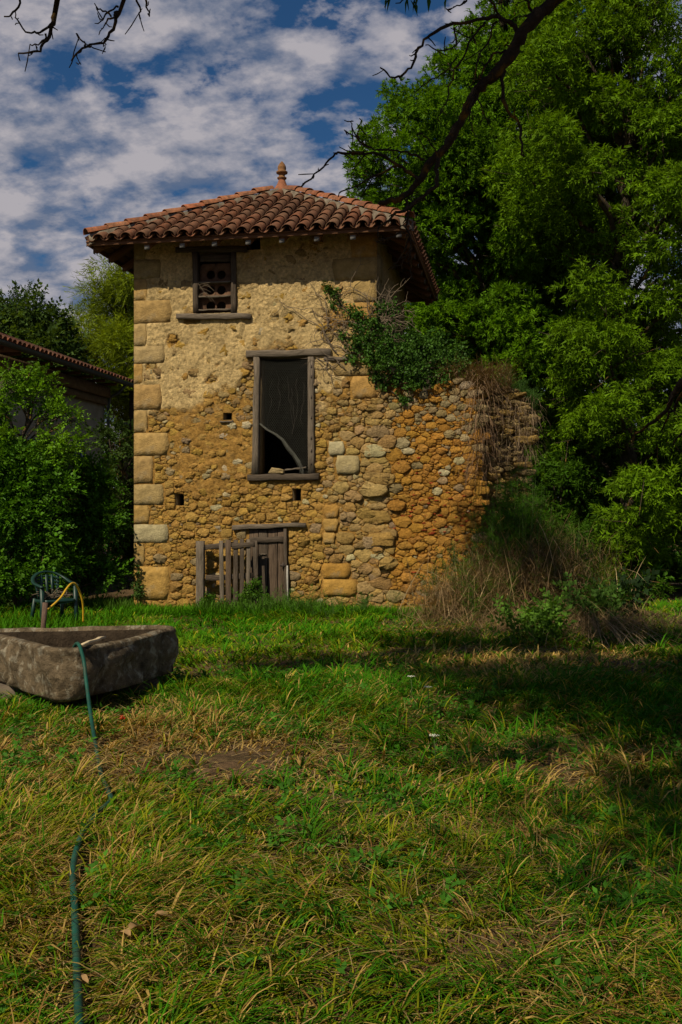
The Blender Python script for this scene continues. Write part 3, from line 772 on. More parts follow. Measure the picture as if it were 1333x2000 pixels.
def tile_mesh(name, r0, r1, ln, convex, col, n=7, th=0.014):
    mb = MB(); vs_ = []; sg = 1 if convex else -1
    for (yy, rr) in ((0, r0), (ln, r1)):
        for rad in (rr, rr-th):
            for i in range(n+1):
                an = math.pi*i/n; vs_.append((-math.cos(an)*rad, yy, sg*math.sin(an)*rad*0.86))
    m_ = n+1; fs_ = []
    for i in range(n):
        fs_.append((i, i+1, 2*m_+i+1, 2*m_+i)); fs_.append((m_+i+1, m_+i, 3*m_+i, 3*m_+i+1))
        fs_.append((m_+i, m_+i+1, i+1, i))
    mb.add(vs_, fs_, col); return mb
reds = [(.150, .072, .043), (.185, .082, .046), (.125, .064, .040), (.165, .088, .054)]
cov = [tile_mesh('c', .112, .090, .47, True, c).mesh('clay_tile', M['tile'], True) for c in reds]
pan = [tile_mesh('p', .098, .112, .47, False, c).mesh('clay_tile', M['tile'], True) for c in reds[:2]]
hipm = [tile_mesh('h', .125, .100, .47, True, c).mesh('clay_tile', M['tile'], True) for c in [(.29, .11, .055), (.31, .13, .07)]]
r9 = random.Random(9); NC = 22; sp = LE/NC; EX = 0.385
pitch = math.atan(SL); others = []
ptmpl_c = tile_mesh('c', .112, .090, .47, True, reds[0], 5); ptmpl_p = tile_mesh('p', .098, .112, .47, False, reds[0], 4)
for k_ in range(4):
    rotz = [0, R_(90), R_(180), R_(-90)][k_]; stuff = MB()
    for i in range(NC*2+1):
        is_cov = i % 2 == 0; a_ = i*sp/2
        if i in (0, NC*2): continue
        row = 0
        while True:
            sl_d = (-0.10 if k_ == 0 else -.05) + row*EX; pd = sl_d*math.cos(pitch)
            if pd > min(a_, LE-a_)-0.06: break
            upo = (0.060 if is_cov else 0.098) + 0.0
            loc = rp(k_, a_+r9.uniform(-.008, .008), pd, upo+r9.uniform(-.004, .006))
            tilt = pitch - math.atan(0.022/0.47) + r9.uniform(-.012, .012)
            eu = Matrix.Rotation(rotz+r9.uniform(-.02, .02), 4, 'Z') @ Matrix.Rotation(tilt, 4, 'X') @ Matrix.Rotation(r9.uniform(-.04, .04), 4, 'Y')
            mt = Matrix.Translation(loc) @ eu
            lim = min(a_, LE-a_)-pd                # length left before the hip line
            sc = 1.0 if lim > .43 else max(0.3, (lim+.05)/.47)
            if k_ == 0:
                o = link('roof_tile', r9.choice(cov if is_cov else pan), roof_o); o.matrix_local = mt @ Matrix.Diagonal((1, sc, 1, 1))
            else:
                tm = ptmpl_c if is_cov else ptmpl_p; mt = mt @ Matrix.Diagonal((1, sc, 1, 1))
                stuff.add([mt @ Vector(v) for v in tm.v], tm.f, r9.choice(reds))
            row += 1
    if stuff.v: prop(stuff.build('roof_tiles', M['tile'], roof_o, True), kind='stuff')
for k_ in range(4):
    c0 = rp(k_, 0, 0); ap = Vector(apex); dv = (ap-c0); Lh = dv.length; d = dv.normalized()
    rz = math.atan2(d.y, d.x)-math.pi/2; tl = math.asin(d.z)
    # bedding mortar under the hip
    side = Vector((-d.y, d.x, 0)).normalized(); nrm = Vector((0, 0, 1)); mb = MB(); n = 26; vs_ = []
    for i in range(n+1):
        p = c0 + d*(Lh*i/n*0.985+.05); w_ = .13+r9.uniform(-.03, .035)
        for sx_, hh in ((-w_, -.09), (-w_*.8, .11+r9.uniform(-.01, .01)), (w_*.8, .11+r9.uniform(-.01, .01)), (w_, -.09)): vs_.append(p+side*sx_+nrm*hh)
    fs_ = [(i*4+q, i*4+q+1, (i+1)*4+q+1, (i+1)*4+q) for i in range(n) for q in range(3)]+[(0, 1, 2, 3)[::-1]]
    mb.add(vs_, [f[::-1] for f in fs_]); mb.build('hip_mortar', M['bed'], roof_o)
    nt_ = int((Lh-.1)/.42)
    for q in range(nt_):
        p = c0 + d*(0.0+q*(Lh-.30)/nt_) + nrm*(.140+r9.uniform(-.004, .008))
        o = link('hip_tile', r9.choice(hipm), roof_o)
        o.matrix_local = Matrix.Translation(p) @ Matrix.Rotation(rz+r9.uniform(-.02, .02), 4, 'Z') @ Matrix.Rotation(tl-.045+r9.uniform(-.01, .01), 4, 'X')
prof = [(.0, .165), (.03, .160), (.08, .125), (.14, .088), (.20, .066), (.235, .056), (.245, .080), (.265, .086), (.28, .060), (.31, .052), (.335, .070), (.345, .100), (.37, .104), (.38, .088), (.40, .066), (.43, .078), (.47, .072), (.51, .050), (.55, .020), (.565, .004)]
mb = MB(); n = 16; vs_ = []; cl = []
for z, rad in prof:
    for i in range(n):
        an = 2*math.pi*i/n; vs_.append((math.cos(an)*rad*1.2, math.sin(an)*rad*1.2, z*1.18)); cl.append((.24, .095, .05) if z < .24 else (.19, .095, .040))
mb.add(vs_, [(i*n+j, i*n+(j+1) % n, (i+1)*n+(j+1) % n, (i+1)*n+j) for i in range(len(prof)-1) for j in range(n)]); mb.c = cl
fin = mb.build('finial', material('terracotta_finial', None, .85, .2, .45, 14, .5, 40), roof_o, True, (apex[0], apex[1], apex[2]+.02))

# ------------------------------------------------------------------ ruined wall running on to the right
s_end = wp(939, 950)[0]
ruin = thing('ruined_wall', (LX+(W+.0)*cT, LY-(W+.0)*sT, 0), -T, 'broken orange rubble wall running right from the dovecote corner, overgrown along its top', 'wall')
def rl(s): return s-W
tp_s, tp_z = curve_px([(736, 712), (760, 726), (790, 752), (830, 768), (860, 752), (900, 742), (925, 752), (941, 770)])
def topz(s): return np.interp(s, tp_s, tp_z)
mb = MB(); pts = [(rl(s_), z_) for s_, z_ in zip(np.linspace(W+.013, s_end-.03, 12), topz(np.linspace(W+.013, s_end-.03, 12))-.03)]
n = len(pts); vs_ = []
for y_ in (.015, .55):
    for p in pts: vs_.append((p[0], y_, BASE-.3))
    for p in pts: vs_.append((p[0], y_, p[1]))
fs_ = []
for i in range(n-1):
    fs_ += [(i, i+1, n+i+1, n+i), (2*n+i+1, 2*n+i, 3*n+i, 3*n+i+1), (n+i, n+i+1, 3*n+i+1, 3*n+i)]
fs_ += [(n-1, 3*n-1, 4*n-1, 2*n-1), (0, n, 3*n, 2*n)]
mb.add(vs_, fs_); rbody = mb.build('wall_face', M['core'], ruin)
tshift = lambda s: np.asarray(s)+W
rcells = pack((W+.015, BASE-.1, s_end, 4.4), lambda s, z: z < float(topz(s))-.01 and s < s_end-.02, front_size, [], 1.45, 14, 15000)
rcells = [((c[0]-W, c[1]), [(p[0]-W, min(p[1], float(topz(p[0]))+.05)) for p in poly], rad) for c, poly, rad in rcells]
lay_stones(rbody, rcells, md, lambda s, z, r: masonry_colour(s+W, z, r), 22, 0.0, 300, front_h)
sheet(rbody, 'mortar', (0.012, BASE-.1, s_end-W, 4.6), .024, lambda s, z: mortar_depth(s+W, z)*(1-0)*.8-.004, lambda s, z: mortar_colour(s+W, z), [], lambda s, z: z < topz(s+W)-.02)
# red brick bits wedged in the joints
mb = MB(); 
for k_ in range(60):
    s, z = wp(random.uniform(770, 925), random.gauss(1000, 70)); 
    if z < .1 or z > 3: continue
    w_ = random.uniform(.03, .10); h_ = random.uniform(.012, .028); mb.box((s-W-w_/2, -.042, z-h_/2), (s-W+w_/2, .01, z+h_/2), (.40, .075, .025))
prop(mb.build('brick_bits', M['stone'], rbody), kind='stuff')
# broken set-back end
yb = 0.42
end_s0, end_s1 = wp(938, 900, yb)[0]-.05, wp(1026, 900, yb)[0]
et_s, et_z = curve_px([(930, 752), (950, 748), (985, 758), (1010, 770), (1030, 788), (1046, 800)], yb)
def etop(s): return np.interp(s, et_s, et_z)
def ein(s, z): return z < float(etop(s)) and s < end_s1+.09*math.sin(z*4)+.07*math.sin(z*13)
mb = MB(); mb.box((end_s0-W-.02, yb+.1, BASE-.3), (end_s1-W-.08, yb+.7, 3.62)); ebody = mb.build('broken_end', M['core'], ruin)
ecells = pack((end_s0, BASE-.1, end_s1, 4.2), ein, lambda s, z: (.16, .04), [], 2.3, 17, 6000)
ecells = [((c[0]-W, c[1]), [(p[0]-W, p[1]) for p in poly], rad) for c, poly, rad in ecells]
def ecol(s, z, r):
    b_ = np.array([.40, .29, .13]) if r.random() < .6 else np.array([.44, .29, .09]); return tuple(b_*r.uniform(.7, 1.1))
lay_stones(ebody, ecells, lambda s, z: 0.0+.10*float(fbm(s*3, z*3, 3)), ecol, 23, yb, 300, lambda s, z, rad, r: .05+rad*.9*r.uniform(.4, 1.3))
sheet(ebody, 'mortar', (end_s0-W, BASE-.1, end_s1-W-.02, 3.75), .04, lambda s, z: .0+.10*fbm(s*4, z*5, 3)-.03, lambda s, z: np.array([.30, .22, .12])*(.6+.7*fbm(s*3, z*3)[..., None]), [], lambda s, z: z < etop(s+W)-.03, yb)
# ragged stones along the standing edge beside the break
mb = MB(); r12 = random.Random(12)
z = BASE
while z < 3.5:
    h_ = r12.uniform(.06, .15); poly = [(s_end-W-.12, z), (s_end-W+r12.uniform(-.03, .02), z+.01), (s_end-W+r12.uniform(-.03, .02), z+h_), (s_end-W-.12, z+h_)]
    (c0, v_, f_) = stone_geo(poly, .05, r12, .004); o = MB(); o.add([(-v[1]*.8, v[0]*3+.2, v[2]) for v in v_], [f[::-1] for f in f_], masonry_colour(s_end-.1, z, r12))
    o.build('edge_stone', M['stone'], rbody, True, (s_end-W-.06, 0.02, c0[1])); z += h_

# ------------------------------------------------------------------ paling gate leaning on the wall
gx, gy = LX+wp(445, 1100)[0]*cT, LY-wp(445, 1100)[0]*sT
gate = thing('paling_gate', (LX, LY, 0), -T, 'broken grey paling gate with uneven slats propped before the door', 'gate')
GY = -.30
board('gate_post', sz(391.5, 1215, GY), sz(392, 1056, GY), .155, .12, M['wood_pale'], gate, seed=101, wob=.008)
board('rail', sz(401, 1069, GY+.02), sz(457, 1063, GY+.02), .095, .04, M['wood'], gate, seed=102, wob=.006)
board('rail', sz(453, 1067, GY-.04), sz(498, 1062, GY-.04), .095, .04, M['wood'], gate, seed=103, wob=.006)
board('rail', sz(402, 1129, GY+.02), sz(494, 1124, GY+.02), .10, .04, M['wood'], gate, seed=104, wob=.008)
for i, (xa, xb, top, lean, mm) in enumerate([(429, 437.5, 1056, 1, 'wood_pale'), (441, 452, 1054, 0, 'wood_brown'), (456, 465.5, 1054, -.5, 'wood'), (469, 477.5, 1053, 0, 'wood'), (481.5, 489.5, 1053, -.5, 'wood_pale'), (496, 505, 1056, 2, 'wood')]):
    board('slat', sz((xa+xb)/2+lean, 1215, GY-.02-(.01*(i % 2))), sz((xa+xb)/2-lean, top, GY-.02-(.01*(i % 2))), (xb-xa)/103, .022, M[mm], gate, seed=110+i, wob=.004, taper=.92)

# ------------------------------------------------------------------ neighbouring house on the left
def hp(px, Y): return (px-666.5)/F*Y, Y
E1 = Vector((*hp(262, 32), CZ+248/F*32)); ev = Vector((sT, cT, 0)); eu_ = Vector((cT, -sT, 0))
house = thing('farm_house', (E1.x, E1.y, 0), -T, 'low farmhouse with grey render, gutter and long clay tile roof behind the left shrub', 'house')
EZ = E1.z; HL = -17.0                         # eave runs from y=HL to y=0.6 in the house frame
wx = -.55; yw = -1.05
mb = MB(); mb.box((wx-7, HL, -.4), (wx, yw, EZ-.20)); hw_ = mb.build('wall', M['house_wall'], house)
mb = MB(); hs_ = math.tan(R_(20))
v = [(0.05, HL-.5, EZ), (0.05, .6, EZ), (-4.0, .6, EZ+4.05*hs_), (-4.0, HL-.5, EZ+4.05*hs_), (-8.1, HL-.5, EZ), (-8.1, .6, EZ)]
v2 = [(x, y, z-.12) for x, y, z in v]
mb.add(v+v2, [(0,1,2,3), (3,2,5,4), (6,9,8,7), (9,10,11,8), (0,6,7,1), (1,7,8,2), (2,8,11,5), (4,5,11,10), (0,3,9,6), (3,4,10,9)])
hr = mb.build('roof', M['roof_wood'], house)
mb = MB(); y = HL-.3; r13 = random.Random(13); rowtiles = MB(); cnt = 0; hc = tile_mesh('c', .105, .09, .45, True, (1, 1, 1), 4)
hmesh = [tile_mesh('c', .105, .09, .45, True, c, 4).mesh('clay_tile', M['tile'], True) for c in [(.36, .15, .09), (.30, .14, .09), (.38, .19, .12)]]
while y < .6:
    for row in range(11):
        mt = Matrix.Translation((0.10-row*.38*math.cos(R_(20)), y+r13.uniform(-.01, .01), EZ+.03+row*.38*math.sin(R_(20)))) @ Matrix.Rotation(R_(90), 4, 'Z') @ Matrix.Rotation(R_(18), 4, 'X')
        if row < 3 and y > -10.5:
            o = link('roof_tile', r13.choice(hmesh), hr); o.matrix_local = mt
        else: rowtiles.add([mt @ Vector(q) for q in hc.v], hc.f, (.32, .15, .095))
    y += .235
prop(rowtiles.build('roof_tiles', M['tile'], hr, True), kind='stuff')
mb = MB(); gpts = []
n = 8; vs_ = []
for yy in (HL-.5, .62):
    for i in range(n+1):
        an = math.pi*i/n; vs_.append((.13-math.cos(an)*.085, yy, EZ-.03-math.sin(an)*.10))
mb.add(vs_, [(i, i+1, n+2+i, n+1+i) for i in range(n)]+[tuple(range(n+1)), tuple(range(2*n+1, n, -1))]); mb.build('gutter', M['zinc'], house, True)
mb = MB(); mb.tube([(.10, -.95, EZ-.12), (-.1, -.95, EZ-.35), (-.42, -.95, EZ-.5), (-.46, -.95, EZ-.8), (-.46, -.95, 0)], .05, 8); mb.build('downpipe', M['zinc'], house, True)
mb = MB(); mb.box((-.30, .35, 2.0), (-.12, .53, EZ-.15)); mb.box((-.35, .2, -.2), (-.05, .6, 2.0)); mb.build('corner_post', M['wood'], house)
mb = MB(); mb.box((wx+.002, HL, EZ-.75), (wx+.10, yw, EZ-.55)); mb.box((wx+.002, HL, EZ-.52), (wx+.2, yw, EZ-.21)); mb.build('stone_cornice', M['core'], house)
for q in range(14):
    yy = yw-.5-q*.85; mb = MB(); mb.box((wx, yy, EZ-.20), (.02, yy+.1, EZ-.125)); mb.build('rafter', M['roof_wood'], house)
for (y0, y1, z0, z1) in ((-3.4, -2.6, 2.2, 3.6), (-6.4, -5.5, 2.2, 3.6), (-9.6, -8.7, 2.2, 3.6)):
    mb = MB(); mb.box((wx+.003, y0-.08, z0-.08), (wx+.05, y1+.08, z1+.08)); wf = mb.build('window', M['paint'], house)
    mb = MB(); mb.box((wx+.052, y0, z0), (wx+.06, (y0+y1)/2-.03, z1)); mb.box((wx+.052, (y0+y1)/2+.03, z0), (wx+.06, y1, z1)); mb.build('pane', M['glass'], wf)
# sloping masonry spur behind the corner
mb = MB(); vs_ = [(-.9, 1.2, -.3), (2.6, 1.2, -.3), (2.6, 1.2, 2.1), (-.9, 1.2, 4.6)]
mb.add(vs_+[(x, y+.4, z) for x, y, z in vs_], [(0,1,2,3), (4,7,6,5), (0,4,5,1), (1,5,6,2), (2,6,7,3), (3,7,4,0)]); mb.build('spur_wall', M['core'], house)
mb = MB(); vs_ = [(-.95, 1.1, 4.62), (2.7, 1.1, 2.08), (2.7, 1.1, 2.2), (-.95, 1.1, 4.74)]
mb.add(vs_+[(x, y+.6, z) for x, y, z in vs_], [(0,1,2,3), (4,7,6,5), (0,4,5,1), (1,5,6,2), (2,6,7,3), (3,7,4,0)]); mb.build('spur_coping', M['roof_wood'], house)

# ------------------------------------------------------------------ stone trough, its bearer stones, stick, hoses
trough = thing('stone_trough', (-2.4, 8.9, 0), 0, 'heavy old stone trough with mossy dark sides lying in the grass', 'trough')
def trough_mesh():
    org = Vector((-2.4, 8.9, 0)); P = [Vector((x, y, 0))-org for x, y in TROUGH]
    # resample the outline with rounded corners
    out = []
    for i in range(len(P)):
        a_ = P[i]; b_ = P[(i+1) % len(P)]; m_ = max(2, int((b_-a_).length/.07))
        for q in range(m_): out.append(a_+(b_-a_)*(q/m_))
    for _ in range(2): out = [(out[i-1]+out[i]*2+out[(i+1) % len(out)])/4 for i in range(len(out))]
    n = len(out); cen = sum(out, Vector())/n
    zt, zb_ = .575, .11; rings = []
    def inset(dist, z, jit=0.0, chunk=0.0):
        res = []
        for i in range(n):
            t_ = (out[(i+1) % n]-out[i-1]).normalized(); nn = Vector((t_.y, -t_.x, 0))
            if nn.dot(cen-out[i]) < 0: nn = -nn
            p = out[i]+nn*dist
            k__ = float(fbm(p.x*3.2+z*3.6+9, p.y*3.2-z*3.2, 4))-.5
            p = p + nn*(-k__*jit); p.z = z + (.07*sstep(-.1, .8, p.x) if z < .15 else 0) + (float(fbm(p.x*1.8+4, p.y*1.8, 3))-.5)*chunk
            res.append(p)
        return res
    rings.append(inset(.20, zb_-.02)); rings.append(inset(.10, zb_, .10, .09))
    for z in (.16, .22, .28, .34, .40, .46): rings.append(inset(.035-(z-.16)*.1, z, .22, .0))
    rings.append(inset(.010, .52, .08, .02)); rings.append(inset(.0, .555, .05, .03)); rings.append(inset(.025, zt, .05, .05))
    rings.append(inset(.075, zt+.002, .05, .05)); rings.append(inset(.10, zt-.03, .05, .03)); rings.append(inset(.12, .40, .05)); rings.append(inset(.17, .24, .05))
    vs_ = [v for r_ in rings for v in r_]; m_ = len(rings)
    fs_ = [(i*n+j, i*n+(j+1) % n, (i+1)*n+(j+1) % n, (i+1)*n+j) for i in range(m_-1) for j in range(n)]
    vs_.append(Vector((cen.x, cen.y, .22))); c_ = len(vs_)-1
    fs_ += [((m_-1)*n+j, (m_-1)*n+(j+1) % n, c_) for j in range(n)] + [tuple(range(n-1, -1, -1))]
    mb = MB(); mb.add(vs_, fs_); return mb
bo = trough_mesh().build('basin', M['trough'], trough, True)
bo.data.materials.append(material('dark_basin_inside', (0.050, 0.036, 0.024), 0.95, 0.1, 0.6, 8, 1.0, 36, coarse=.06))  # inner faces get a darker brown so the hollow reads
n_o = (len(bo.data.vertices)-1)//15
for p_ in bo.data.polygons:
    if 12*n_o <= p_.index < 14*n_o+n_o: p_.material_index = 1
mb = MB(); mb.box((-.20, -.16, -.15), (.20, .16, .12)); bearer = mb.build('bearer_stone', material('dark_bearer', (.10, .08, .06), .95, .1, .5, 8, .9, 20))
bearer.location = (-1.95, 9.45, 0); bearer.rotation_euler = (0, 0, R_(20)); prop(bearer, 'rough dark stone block bearing the right end of the trough', 'stone')
mb = MB(); mb.box((-.35, -.2, -.15), (.35, .2, .12)); b2 = mb.build('bearer_stone', bearer.data.materials[0]); b2.location = (-2.85, 9.2, 0); prop(b2, 'half hidden stone block bearing the left end of the trough', 'stone')
pA = at(160, 1260, 8.22); pB = at(203, 1252, 8.75); pA.z = .605; pB.z = .60
stick = thing('peeled_stick', pA, 0, 'short pale peeled stick lying on the trough rim', 'stick')
board('shaft', (0, 0, 0), tuple(pB-pA), .030, .02, material('peeled_wood', (.52, .42, .27), .8, .2, .2, 8, .2, 20), stick, face=(0, 0, 1), seed=4)
hose_pts = []
p_in = at(150, 1262, 8.42); p_in.z = .50
hose_pts += [Vector((-2.36, 8.6, .34)), Vector((-2.28, 8.42, .50)), Vector((-2.175, 8.22, .615))]
for px, py, Y in [(163, 1285, 8.03), (169, 1330, 7.86), (176, 1385, 7.62), (183, 1430, 7.32), (190, 1470, 6.98), (199, 1515, 6.35)]: hose_pts.append(at(px, py, Y))
for px, py in [(212, 1555), (217, 1575), (192, 1605), (168, 1632), (152, 1668), (143, 1715), (146, 1790), (150, 1880), (152, 1960), (156, 2060), (150, 2200)]:
    x, y = gp(px, py, .03); hose_pts.append(Vector((x, y, gz(x, y)+.065)))
sp_ = smooth_path(hose_pts, 6); mb = MB(); mb.tube(sp_, .0155, 8); hose = mb.build('garden_hose', M['hose'], None, True); prop(hose, 'dark green garden hose hanging over the trough and snaking through the grass', 'hose')
# iron stake and yellow hose
st = MB(); s0_ = at(81, 1258, 13.2); s1_ = at(89, 1177, 13.2); s0_.z = -.15; st.tube([s0_, (s0_+s1_)/2, s1_], [.035, .033, .036], 10)
o = st.build('wooden_stake', material('old_stake', (.13, .085, .065), .9, .1, .4, 8, .6, 30, stretch=(8, 8, 2)), None, True); prop(o, 'weathered round stake standing behind the trough, hose end beside it', 'stake')
yp = [at(px, py, Y) for px, py, Y in [(93, 1190, 13.2), (106, 1180, 13.3), (120, 1166, 13.45), (129, 1152, 13.6), (137, 1142, 13.7), (143, 1139, 13.8), (149, 1142, 13.85), (156, 1156, 13.95), (161, 1172, 14.0), (163, 1188, 14.05), (163, 1215, 14.1)]]
mb = MB(); mb.tube(smooth_path(yp, 5), .0145, 8); prop(mb.build('yellow_hose', M['yellow_hose'], None, True), 'bright yellow hose arching beside the green chair', 'hose')

# ------------------------------------------------------------------ green plastic armchair
CHX, CHY = (106-666.5)/F*16.6, 16.6
chair = thing('garden_chair', (CHX, CHY, gz(CHX, CHY)-.02), R_(38), 'dark green plastic garden armchair by the shrub with dry twigs on its seat', 'chair')
gpm = M['green_plastic']
def strip(pts, w, t, up_=(0, 0, 1)):
    """flat band along pts"""
    mb = MB(); pts = [Vector(p) for p in pts]; vs_ = []; n = len(pts)
    for i, p in enumerate(pts):
        d = (pts[min(i+1, n-1)]-pts[max(i-1, 0)]).normalized(); s = d.cross(Vector(up_)).normalized(); u_ = s.cross(d).normalized()
        for a_, b_ in ((-w/2, -t/2), (w/2, -t/2), (w/2, t/2), (-w/2, t/2)): vs_.append(p+s*a_+u_*b_)
    fs_ = [(i*4+q, i*4+(q+1) % 4, (i+1)*4+(q+1) % 4, (i+1)*4+q) for i in range(n-1) for q in range(4)]+[(3, 2, 1, 0), tuple((n-1)*4+q for q in range(4))]
    mb.add(vs_, fs_); return mb
chair.scale = (1.08,)*3
# facing -y in its own frame
mb = MB(); n = 10; g_ = []
for j in range(n+1):
    for i in range(n+1):
        x = -.225+.45*i/n; y = -.22+.42*j/n; z = .43-.025*math.sin(math.pi*i/n)-.03*(j/n) - (.03 if j == 0 else 0); g_.append((x*(1-.1*j/n), y, z))
mb.add(g_+[(x, y, z-.02) for x, y, z in g_], [(j*(n+1)+i, j*(n+1)+i+1, (j+1)*(n+1)+i+1, (j+1)*(n+1)+i) for i in range(n) for j in range(n)]
       + [tuple(q+(n+1)**2 for q in (j*(n+1)+i, (j+1)*(n+1)+i, (j+1)*(n+1)+i+1, j*(n+1)+i+1)) for i in range(n) for j in range(n)])
mb.build('seat', gpm, chair, True)
strip(smooth_path([(-.235, -.235, .40), (0, -.25, .40), (.235, -.235, .40)], 4), .05, .022, (0, -1, 0)).build('seat_rim', gpm, chair)
for s in (-1, 1):
    strip([(s*.28, -.22, 0), (s*.265, -.21, .3), (s*.265, -.19, .62)], .06, .045, (0, -1, 0)).build('leg', gpm, chair)
    strip([(s*.25, .30, 0), (s*.22, .22, .42)], .05, .04, (0, -1, 0)).build('leg', gpm, chair)
    strip(smooth_path([(s*.245, -.20, .40), (s*.24, .0, .395), (s*.22, .21, .385)], 3), .03, .05).build('seat_side', gpm, chair)
top = smooth_path([(-.275, -.24, .62), (-.295, -.10, .645), (-.29, .08, .67), (-.25, .22, .73), (-.14, .31, .80), (0, .335, .825), (.14, .31, .80), (.25, .22, .73), (.29, .08, .67), (.295, -.10, .645), (.275, -.24, .62)], 4)
strip(top, .055, .028).build('arm_band', gpm, chair)
for q in range(3):
    zz = .74-.055*q; strip(smooth_path([(-.19, .26, zz-.03), (-.1, .30, zz+.005), (0, .312, zz+.015), (.1, .30, zz+.005), (.19, .26, zz-.03)], 4), .028, .02, (0, -1, .1)).build('back_rib', gpm, chair)
for q in (-.17, -.085, 0, .085, .17): strip([(q*.9, .225, .40), (q, .28, .60), (q*1.05, .305-.4*q*q, .78)], .042, .014, (0, -1, 0)).build('back_slat', gpm, chair)
mb = MB(); r14 = random.Random(14)
for k_ in range(60):
    p = Vector((r14.uniform(-.2, .2), r14.uniform(-.18, .18), .43+abs(r14.gauss(0, .05)))); d = Vector((r14.uniform(-1, 1), r14.uniform(-1, 1), r14.uniform(-.2, .7))).normalized()*r14.uniform(.06, .22)
    mb.tube([p, p+d*.5+Vector((0, 0, .01)), p+d], .0045, 4, col=(1, 1, 1))
tw = mb.build('dry_twigs', M['twig']); tw.location = chair.location; tw.rotation_euler = chair.rotation_euler; tw.scale = chair.scale; prop(tw, 'heap of dry twigs and leaves on the green plastic chair', 'twigs')

# ------------------------------------------------------------------ foliage machinery
def leaflet(L_, w_, fold=0.25):
    return np.array([[0, 0, 0], [L_*.45, w_, fold*w_], [L_, 0, -L_*.12], [L_*.45, -w_, fold*w_]])
def sprig(kind, r):
    V = []; tri = kind in ('ash', 'fine')
    def put(base, ang, pit, L_, w_, roll=0):
        q = leaflet(L_, w_); q = np.array([[L_*.12, w_, 0], [L_, 0, -L_*.1], [L_*.12, -w_, 0]]) if tri else q; ca, sa = math.cos(roll), math.sin(roll)
        q = q @ np.array([[1, 0, 0], [0, ca, -sa], [0, sa, ca]]).T
        cp, sp__ = math.cos(pit), math.sin(pit); q = q @ np.array([[cp, 0, -sp__], [0, 1, 0], [sp__, 0, cp]]).T
        ca, sa = math.cos(ang), math.sin(ang); q = q @ np.array([[ca, -sa, 0], [sa, ca, 0], [0, 0, 1]]).T
        V.append(q+np.array(base))
    if kind == 'ash':                        # pinnate leaves gathered at a shoot tip
        for i in range(10):
            x = r.uniform(.0, .15); put((x, r.uniform(-.03, .03), r.uniform(-.03, .03)), r.gauss(0, 1.0), r.uniform(-.9, .6), r.uniform(.09, .16), r.uniform(.016, .026), r.uniform(-.9, .9))
    elif kind == 'oval':                     # short twig with alternate rounded leaves
        for i in range(8):
            x = .02+.022*i; put((x, 0, 0), (1 if i % 2 else -1)*r.uniform(.5, 1.3), r.uniform(-.3, .7), r.uniform(.04, .06), r.uniform(.012, .018), r.uniform(-.8, .8))
        put((.19, 0, 0), 0, .2, .05, .015)
    elif kind == 'ivy':
        for i in range(6):
            x = .03*i; put((x, r.uniform(-.03, .03), r.uniform(-.03, .03)), r.uniform(-2, 2), r.uniform(-1.2, .2), r.uniform(.045, .07), r.uniform(.02, .03), r.uniform(-.8, .8))
    elif kind == 'fine':
        for i in range(9):
            x = .02*i; put((x, 0, 0), (1 if i % 2 else -1)*r.uniform(.3, .9), r.uniform(-.3, .6), r.uniform(.05, .08), .005, r.uniform(-1, 1))
    elif kind == 'needle':
        for i in range(9):
            x = .028*i; put((x, 0, 0), r.uniform(-.6, .6), r.uniform(-.6, .6), r.uniform(.07, .11), .007, r.uniform(-2, 2))
    return np.array(V).reshape(-1, 3)
def frames(D, roll, up=None):
    D = D/np.linalg.norm(D, axis=1, keepdims=True); Z = np.array([0, 0, 1.0])
    Y = np.cross(Z, D); nrm = np.linalg.norm(Y, axis=1, keepdims=True); Y = np.where(nrm > 1e-4, Y/np.maximum(nrm, 1e-6), [0, 1, 0]); U = np.cross(D, Y)
    c, s = np.cos(roll)[:, None], np.sin(roll)[:, None]; Y2 = Y*c+U*s; U2 = -Y*s+U*c
    return np.stack([D, Y2, U2], 2)          # columns
def scatter(kind, P, D, S, colr, name, mat, parent=None, roll=.5, seed=1, variants=5):
    K_ = 3 if kind in ('ash', 'fine') else 4; r = random.Random(seed); g = np.random.default_rng(seed); tm = [sprig(kind, r) for _ in range(variants)]
    n = len(P); fr = frames(D, g.normal(0, roll, n)); pick = g.integers(0, variants, n); VV = []; CC = []
    for k_ in range(variants):
        m_ = pick == k_; v = np.einsum('nij,mj->nmi', fr[m_], tm[k_])*S[m_][:, None, None]+P[m_][:, None, :]
        cc = np.repeat(colr[m_][:, None, :], len(tm[k_]), 1)
        lf = g.uniform(.75, 1.28, (m_.sum(), len(tm[k_])//K_, 1)); cc = cc*np.repeat(lf, K_, 1)
        VV.append(v.reshape(-1, 3)); CC.append(cc.reshape(-1, 3))
    V = np.concatenate(VV); Cc = np.concatenate(CC); nf = len(V)//K_
    me = np_mesh(name, V, np.full(nf, K_), np.arange(len(V)), mat, Cc)
    return link(name, me, parent)
